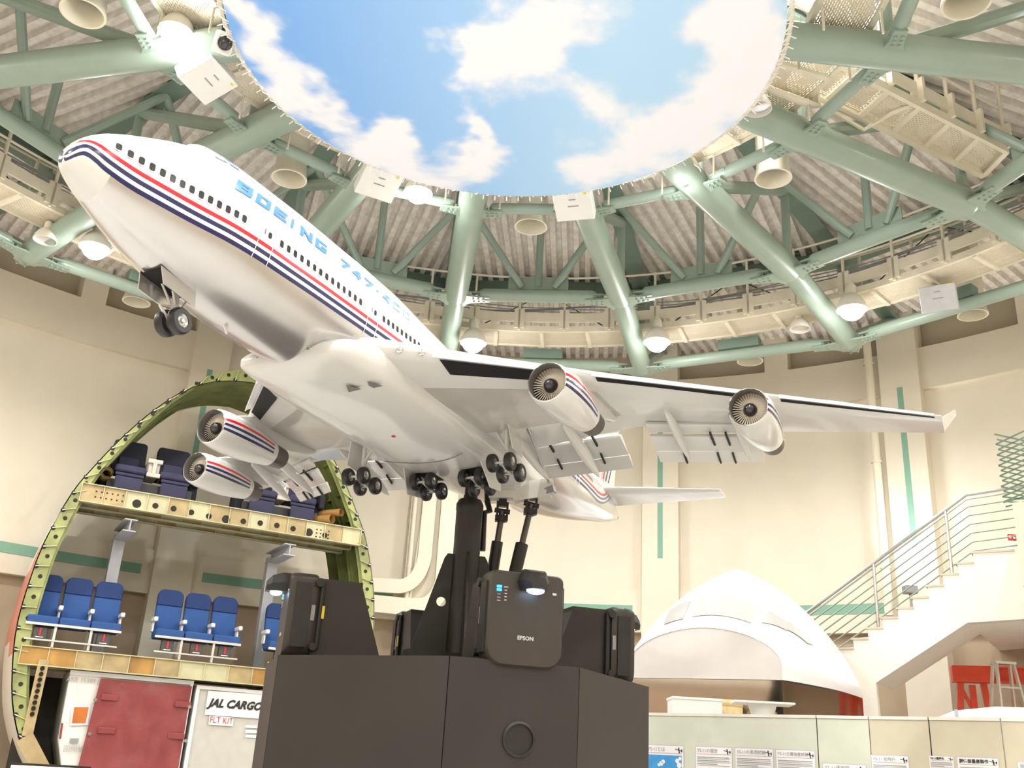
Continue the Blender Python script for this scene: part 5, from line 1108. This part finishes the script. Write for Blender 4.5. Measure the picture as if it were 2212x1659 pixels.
# wall stub at the landing with the folding lattice on it
WS = at_depth(2200, 1085, 14.2); m = MB(); zb_ = at_depth(2200, 1265, 14.2).z; dirx = SD
a0 = at_depth(2186, 1086, 14.2); st_ = thing('landing_wall', 'pale wall stub at the right edge below the green lattice', 'wall', Vector((a0.x, a0.y, zb_)))
m.add([a0+dirx*u+SBK*b+Vector((0, 0, dz)) for dz in (0, zb_-a0.z) for u, b in ((0, 0), (1.2, 0), (1.2, 1.0), (0, 1.0))], [(0, 1, 2, 3), (7, 6, 5, 4), (0, 4, 5, 1), (1, 5, 6, 2), (2, 6, 7, 3), (3, 7, 4, 0)]); m.build('block', mat('stub_paint', (226, 214, 196), .8, var=.02), st_, smooth=0)
SL = thing('scissor_lattice', 'green folding scissor lattice standing at the right edge', 'lattice', a0+dirx*.1)
zl = [at_depth(2168, y, 14.2).z for y in (1082, 1070, 1048, 1025, 1003, 980, 957, 935)]
for k in range(7):
    for b in (.02, .3):
        A0, A1 = a0+dirx*-.12+SBK*b, a0+dirx*.3+SBK*b; za, zb2 = zl[k], zl[k+1]
        for s_ in (0, 1):
            P, Q_ = Vector((A0.x, A0.y, za if s_ == 0 else zb2)), Vector((A1.x, A1.y, zb2 if s_ == 0 else za)); MB().beam(P, Q_, .012, .022).build('lattice_bar', mat('lattice_green', (94, 118, 98), .5), SL)
sg = sp(2185, 1162); sgp = at_depth(2186, 1161, 15.6); t = thing('exit_sign', 'small red and white sign on the landing at right', 'sign', sgp)
m = MB(); m.box(sgp, (.13, .02, .1)); m.build('plate', mat('sign_red', (206, 40, 40), .5), t); m = MB(); m.box(sgp-Vector((0, .0, .1)), (.12, .02, .07)); m.build('lower_plate', white_m, t)
for u in (-.035, .03): MB().box(sgp+Vector((u, -.012, .005)), (.035, .006, .05)).build('sign_mark', white_m, t)
# floodlight washing the pilaster behind the railing
fp = pol(51.2, 12.95, 5.15); t = thing('flood_light', 'floodlight behind the stair railing shining on the right pilaster', 'lamp', fp); m = MB(); m.box(fp, (.24, .2, .16)); m.build('housing', grey_m, t, bevel=.02)
m = MB(); m.box(fp+Vector((0, 0, .085)), (.2, .16, .01)); m.build('lens', bulb_m, t); m = MB(); m.tube(fp-Vector((0, 0, .08)), Vector((fp.x, fp.y, 4.3)), .025); m.build('stand', grey_m, t)
l = bpy.data.lights.new('flood', 'SPOT'); l.energy = 150; l.spot_size = R_(95); l.spot_blend = .9; l.shadow_soft_size = .12; o = bpy.data.objects.new('flood', l); COL.objects.link(o); o.location = fp+Vector((0, 0, .12)); tgt = pol(51.2, 13.4, 6.4); o.rotation_euler = (tgt-o.location).to_track_quat('-Z', 'Y').to_euler()
# gantry, ladder
org_m = mat('gantry_orange', (222, 70, 34), .45, var=.05); GP = [at_depth(2055, 1440, 17.6), at_depth(2330, 1450, 17.0)]
GA = thing('gantry_crane', 'orange steel gantry frame in the recess under the stairs', 'gantry', (GP[0].x, GP[0].y, 0)); z0 = GP[0].z
gd = Vector((GP[1].x-GP[0].x, GP[1].y-GP[0].y, 0)).normalized(); g0 = Vector((GP[0].x, GP[0].y, 0))
m = MB(); 
for dz in (-.0, -.24): m.beam(g0+Vector((0, 0, z0+dz)), g0+gd*2.9+Vector((0, 0, z0+dz)), .2, .03)
m.beam(g0+Vector((0, 0, z0-.12)), g0+gd*2.9+Vector((0, 0, z0-.12)), .03, .24); m.build('beam', org_m, GA)
m = MB(); m.box(g0+gd*.3+Vector((0, 0, z0-.13)), (.62, .3, .26), Matrix.Rotation(math.atan2(gd.y, gd.x), 3, 'Z')); m.build('end_block', org_m, GA)
for u in (.3, 2.6):
    for s_ in (-1, 1):
        p = g0+gd*(u+s_*.18); q = g0+gd*(u+s_*.5); m = MB(); m.beam(p+Vector((0, 0, z0-.25)), q, .1, .1, gd); m.build('leg', org_m, GA)
    m = MB(); m.beam(g0+gd*(u-.2)+Vector((0, 0, z0-.3)), g0+gd*(u+.3)+Vector((0, 0, z0-1.5)), .06, .06, gd); m.beam(g0+gd*u+Vector((0, 0, z0-.3)), g0+gd*u+Vector((0, 0, .2)), .12, .1, gd); m.beam(g0+gd*(u-.55)+Vector((0, 0, .1)), g0+gd*(u+.55)+Vector((0, 0, .1)), .12, .12); m.build('brace', org_m, GA)
LP = at_depth(2152, 1431, 16.4); LQ = at_depth(2188, 1429, 16.4); LD = thing('step_ladder', 'aluminium step ladder in front of the orange gantry', 'ladder', ((LP.x+LQ.x)/2, 16.4, 0)); zt_ = LP.z
for side, sg_, nm in ((LP, -1, 'rail'), (LQ, 1, 'rail')):
    for dy, lean in ((-.0, -.5), (.12, .75)):
        m = MB(); m.beam(Vector((side.x, 16.4+dy, zt_)), Vector((side.x+sg_*.28, 16.4+lean, 0)), .03, .07, (0, 1, 0)); m.build(nm, steel_m, LD)
MB().box(((LP.x+LQ.x)/2, 16.45, zt_), (LQ.x-LP.x+.06, .2, .04)).build('top_step', steel_m, LD)
for k in range(1, 9):
    f = k/9.2; z = zt_*(1-f); w = (LQ.x-LP.x)+.56*f; MB().box(((LP.x+LQ.x)/2, 16.4-.5*f, z), (w, .08, .03)).build('step', steel_m, LD)

# ---------------------------------------------------------------- exhibition partition with posters, things standing on and behind it
ZT = 2.25
pan_face = mat('partition_sage', (216, 220, 202), .75, var=.03, bump=.1, bscale=150); pan_end = mat('partition_beige', (212, 204, 180), .75, var=.03); ptop_m = mat('partition_cap', (240, 236, 226), .4)
PXS = [(1330, 1539.0), (1763, 1545.6), (1876, 1547.5), (2005, 1549.2), (2161, 1551.2), (2330, 1554)]
PT = [at_height(x, y, ZT) for x, y in PXS]
def ppl(i): a, b = PT[i], PT[i+1]; d = Vector((b.x-a.x, b.y-a.y, 0)).normalized(); n = Vector((d.y, -d.x, 0)); return a, b, d, (n if n.y < 0 else -n)
labs = ['pale sage display panel right beside the black pedestal', 'narrow pale display panel second from the pedestal', 'display panel with the poster titled in bold beside the steel post', 'beige display panel under the white nose cone, left of the steel post', 'beige display panel at the right edge']
labs[2] = 'third display panel from the pedestal, below the staircase foot'
PN = []
for i in range(5):
    a, b, d, n = ppl(i); t = thing('partition_screen', labs[i], 'partition', Vector(((a.x+b.x)/2, (a.y+b.y)/2, 0)), group='display panels'); PN.append(t)
    m = MB(); a2, b2 = a+d*.006, b-d*.006; z = Vector((0, 0, 1)); m.add([Vector((p.x, p.y, zz))-n*o_ for o_ in (0, .05) for p, zz in ((a2, .05), (b2, .05), (b2, ZT-.03), (a2, ZT-.03))], [(0, 1, 2, 3), (7, 6, 5, 4), (0, 4, 5, 1), (1, 5, 6, 2), (2, 6, 7, 3), (3, 7, 4, 0)]); m.build('board', pan_face if i < 2 else pan_end, t, smooth=0)
    m = MB(); m.beam(a2-n*.025-z*.012, b2-n*.025-z*.012, .07, .03); m.build('cap_rail', ptop_m, t)
    m = MB(); m.tube(Vector((b.x, b.y, 0))-n*.02, b-n*.02, .012 if i != 3 else .02, n=8); m.build('joint_post', black_m if i in (0, 2) else steel_m, t)
    m = MB(); 
    for p in (a2+d*.2, b2-d*.2): m.beam(Vector((p.x, p.y, .025))-n*.3, Vector((p.x, p.y, .025))+n*.25, .06, .05)
    m.build('foot', steel_m, t)
pap_m = mat('poster_paper', (246, 246, 246), .5, var=.01); edge_m = mat('poster_edge', (206, 200, 206), .5); ink_m = mat('poster_ink', (60, 58, 60), .6); inkl_m = mat('poster_ink_light', (168, 166, 168), .6); rl_m = mat('poster_rule', (190, 120, 130), .6)
skyp_m = mat('poster_sky_blue', (70, 160, 226), .5, var=.12, scale=14); phot_m = mat('poster_photo_grey', (150, 148, 150), .5, var=.5, scale=26)
def poster(i, tl, tr, title, lab, pic, tsize=None):
    a, b, d, n = ppl(i); P = on_plane(*tl, a, n); Q = on_plane(*tr, a, n); w = (Q-P).dot(d); z = P.z; c = Vector((P.x, P.y, 0))
    t = thing('poster', lab, 'poster', c+d*(w/2)+Vector((0, 0, z-w*1.41))+n*.004, group='posters on the display panels')
    def q(u, v, o_): return c+d*(u*w)+Vector((0, 0, z-v*w))+n*o_
    def rect(u0, v0, u1, v1, o_, nm, mm): m = MB(); m.add([q(u0, v1, o_), q(u1, v1, o_), q(u1, v0, o_), q(u0, v0, o_)]+[q(u0, v1, o_-.002), q(u1, v1, o_-.002), q(u1, v0, o_-.002), q(u0, v0, o_-.002)], [(0, 1, 2, 3), (7, 6, 5, 4), (0, 4, 5, 1), (1, 5, 6, 2), (2, 6, 7, 3), (3, 7, 4, 0)]); return m.build(nm, mm, t, smooth=0)
    rect(0, 0, 1, 1.41, .004, 'frame', edge_m); rect(.02, .02, .98, 1.39, .006, 'sheet', pap_m)
    text_obj(title, (tsize or .105)*w, 'title', ink_m if i == 3 else inkl_m, t, frame(q(.06, .105, .0085), d, Vector((0, 0, 1))), align='LEFT', bold=.0008 if i == 3 else 0)
    rect(.05, .175, .95, .182, .008, 'rule', rl_m)
    pl = MB()
    for pts in ([(.78, .075), (.96, .12), (.96, .135), (.78, .09)], [(.85, .05), (.88, .05), (.9, .17), (.87, .17)], [(.93, .09), (.96, .09), (.955, .15), (.935, .15)]): pl.add([q(u, v, .0085) for u, v in pts], [(0, 1, 2, 3)])
    pl.build('aircraft_pictogram', ink_m, t, smooth=0)
    if pic == 'sky':
        rect(.06, .22, .94, .8, .008, 'photo', skyp_m)
        cm = MB()
        for u, v, r in ((.42, .4, .05), (.47, .36, .045), (.36, .43, .035), (.83, .33, .05), (.88, .42, .06), (.9, .28, .04), (.86, .55, .05)): cm.lathe([(.001, 0), (r*w, 0)], q(u, v, .0088), n, 14)
        cm.build('photo_clouds', pap_m, t, smooth=0)['kind'] = 'stuff'; rect(.06, .68, .94, .8, .0086, 'photo_ground', phot_m)
    else:
        for k in range(3): rect(.06, .24+.075*k, .92 if k < 2 else .6, .262+.075*k, .008, 'text_line', inkl_m)
        for k in range(3): rect(.06, .28+.075*k, .94, .292+.075*k, .008, 'text_line', inkl_m)
        if pic: rect(.08, .52, .46, .8, .008, 'photo', phot_m); rect(.54, .52, .94, .8, .008, 'photo', phot_m)
poster(0, (1395, 1607), (1478, 1612), 'YS-11とは', 'poster with a blue sky photo beside the pedestal', 'sky')
poster(0, (1502, 1611), (1582, 1614), 'YS-11の設計', 'poster of plain text on the sage panel, second from the pedestal', '')
poster(0, (1587, 1614), (1671, 1619), 'YS-11の風洞試験', 'poster with photos on the sage panel, third from the pedestal', 'p', .1)
poster(0, (1675, 1618), (1761, 1622), 'YS-11主翼強度試験', 'poster at the right end of the sage panel', 'p', .092)
poster(1, (1776, 1647), (1872, 1650), 'YS-11透視図', 'low poster on the narrow panel, cut by the picture edge', '')
poster(2, (1881, 1630), (1963, 1633), 'YS-11 初飛行', 'poster with a pale photo on the third panel', 'p')
poster(3, (2006+0, 1632), (2060, 1634.5), 'YS-11量産化', 'poster in the middle of the beige group of three', 'p')
poster(3, (2066, 1634), (2157, 1638), '胴体部量産製作', 'poster with the boldest title, left of the steel post', 'p', .1)
poster(4, (2197, 1645), (2290, 1648), '組立', 'poster cut by the right picture edge', '')
# things seen over the top of the panels
def behind(x, y, Y): return at_depth(x, y, Y)
p = behind(1500, 1513, 12.6); t = thing('storage_box', 'white box behind the sage panel, left of the drum', 'box', (p.x, p.y, 0)); m = MB(); m.box((p.x, p.y, p.z/2), (.6, .4, p.z)); m.build('carton', white_m, t, bevel=.01); MB().box((p.x, p.y, p.z+.006), (.62, .42, .03)).build('lid', white_m, t, bevel=.005)
p = behind(1566, 1513, 12.9); t = thing('wooden_drum', 'round pale wooden drum behind the sage panel', 'drum', (p.x, p.y, 0)); m = MB(); m.lathe([(.001, 0), (.2, 0), (.215, .05), (.215, p.z-.04), (.2, p.z), (.001, p.z)], (p.x, p.y, 0), n=32); m.build('shell', mat('pale_wood', (226, 200, 150), .6, var=.12, scale=4, stretch=(4, 4, 1)), t); m = MB(); m.lathe([(.218, p.z-.08), (.222, p.z-.06), (.218, p.z-.04)], (p.x, p.y, 0), n=32); m.build('hoop', mat('hoop_wood', (206, 178, 128), .6), t)
p = behind(1650, 1520, 12.2); t = thing('pedestal_table', 'white pedestal table top behind the sage panel', 'table', (p.x, p.y, 0)); m = MB(); m.box((p.x-.02, p.y, p.z), (.7, .45, .025), Matrix.Rotation(-.12, 3, 'Z')); m.build('table_top', white_m, t, bevel=.005)
m = MB(); m.lathe([(.2, 0), (.2, .03), (.08, .06), (.08, p.z-.3), (.17, p.z-.01)], (p.x-.02, p.y, 0), n=24); m.build('column', white_m, t)
a, b = behind(1990, 1548, 12.6), behind(2330, 1520, 11.9); t = thing('nose_cone', 'long white nose cone lying behind the beige panels', 'nose cone', (a.x, a.y, 0)); d = Vector((b.x-a.x, b.y-a.y, 0)).normalized(); zc_ = at_depth(2060, 1523, 12.4).z-.42
m = MB(); m.lathe([(.001, 0), (.12, .08), (.24, .22), (.36, .5), (.42, .95), (.42, 3.2), (.001, 3.2)], Vector((a.x, a.y, zc_))-d*.12, d, 32); m.build('shell', mat('cone_white', (244, 242, 240), .3, coat=.4), t, smooth=60)
m = MB(); m.lathe([(.372, .5), (.376, .52), (.372, .54)], Vector((a.x, a.y, zc_))-d*.12, d, 32); m.build('seam_ring', grey_m, t)
m = MB(); 
for u in (.7, 2.4): q = Vector((a.x, a.y, 0))+d*u; m.box((q.x, q.y, (zc_-.3)/2), (.3, .5, zc_-.3))
m.build('trestle', cream_m, t)
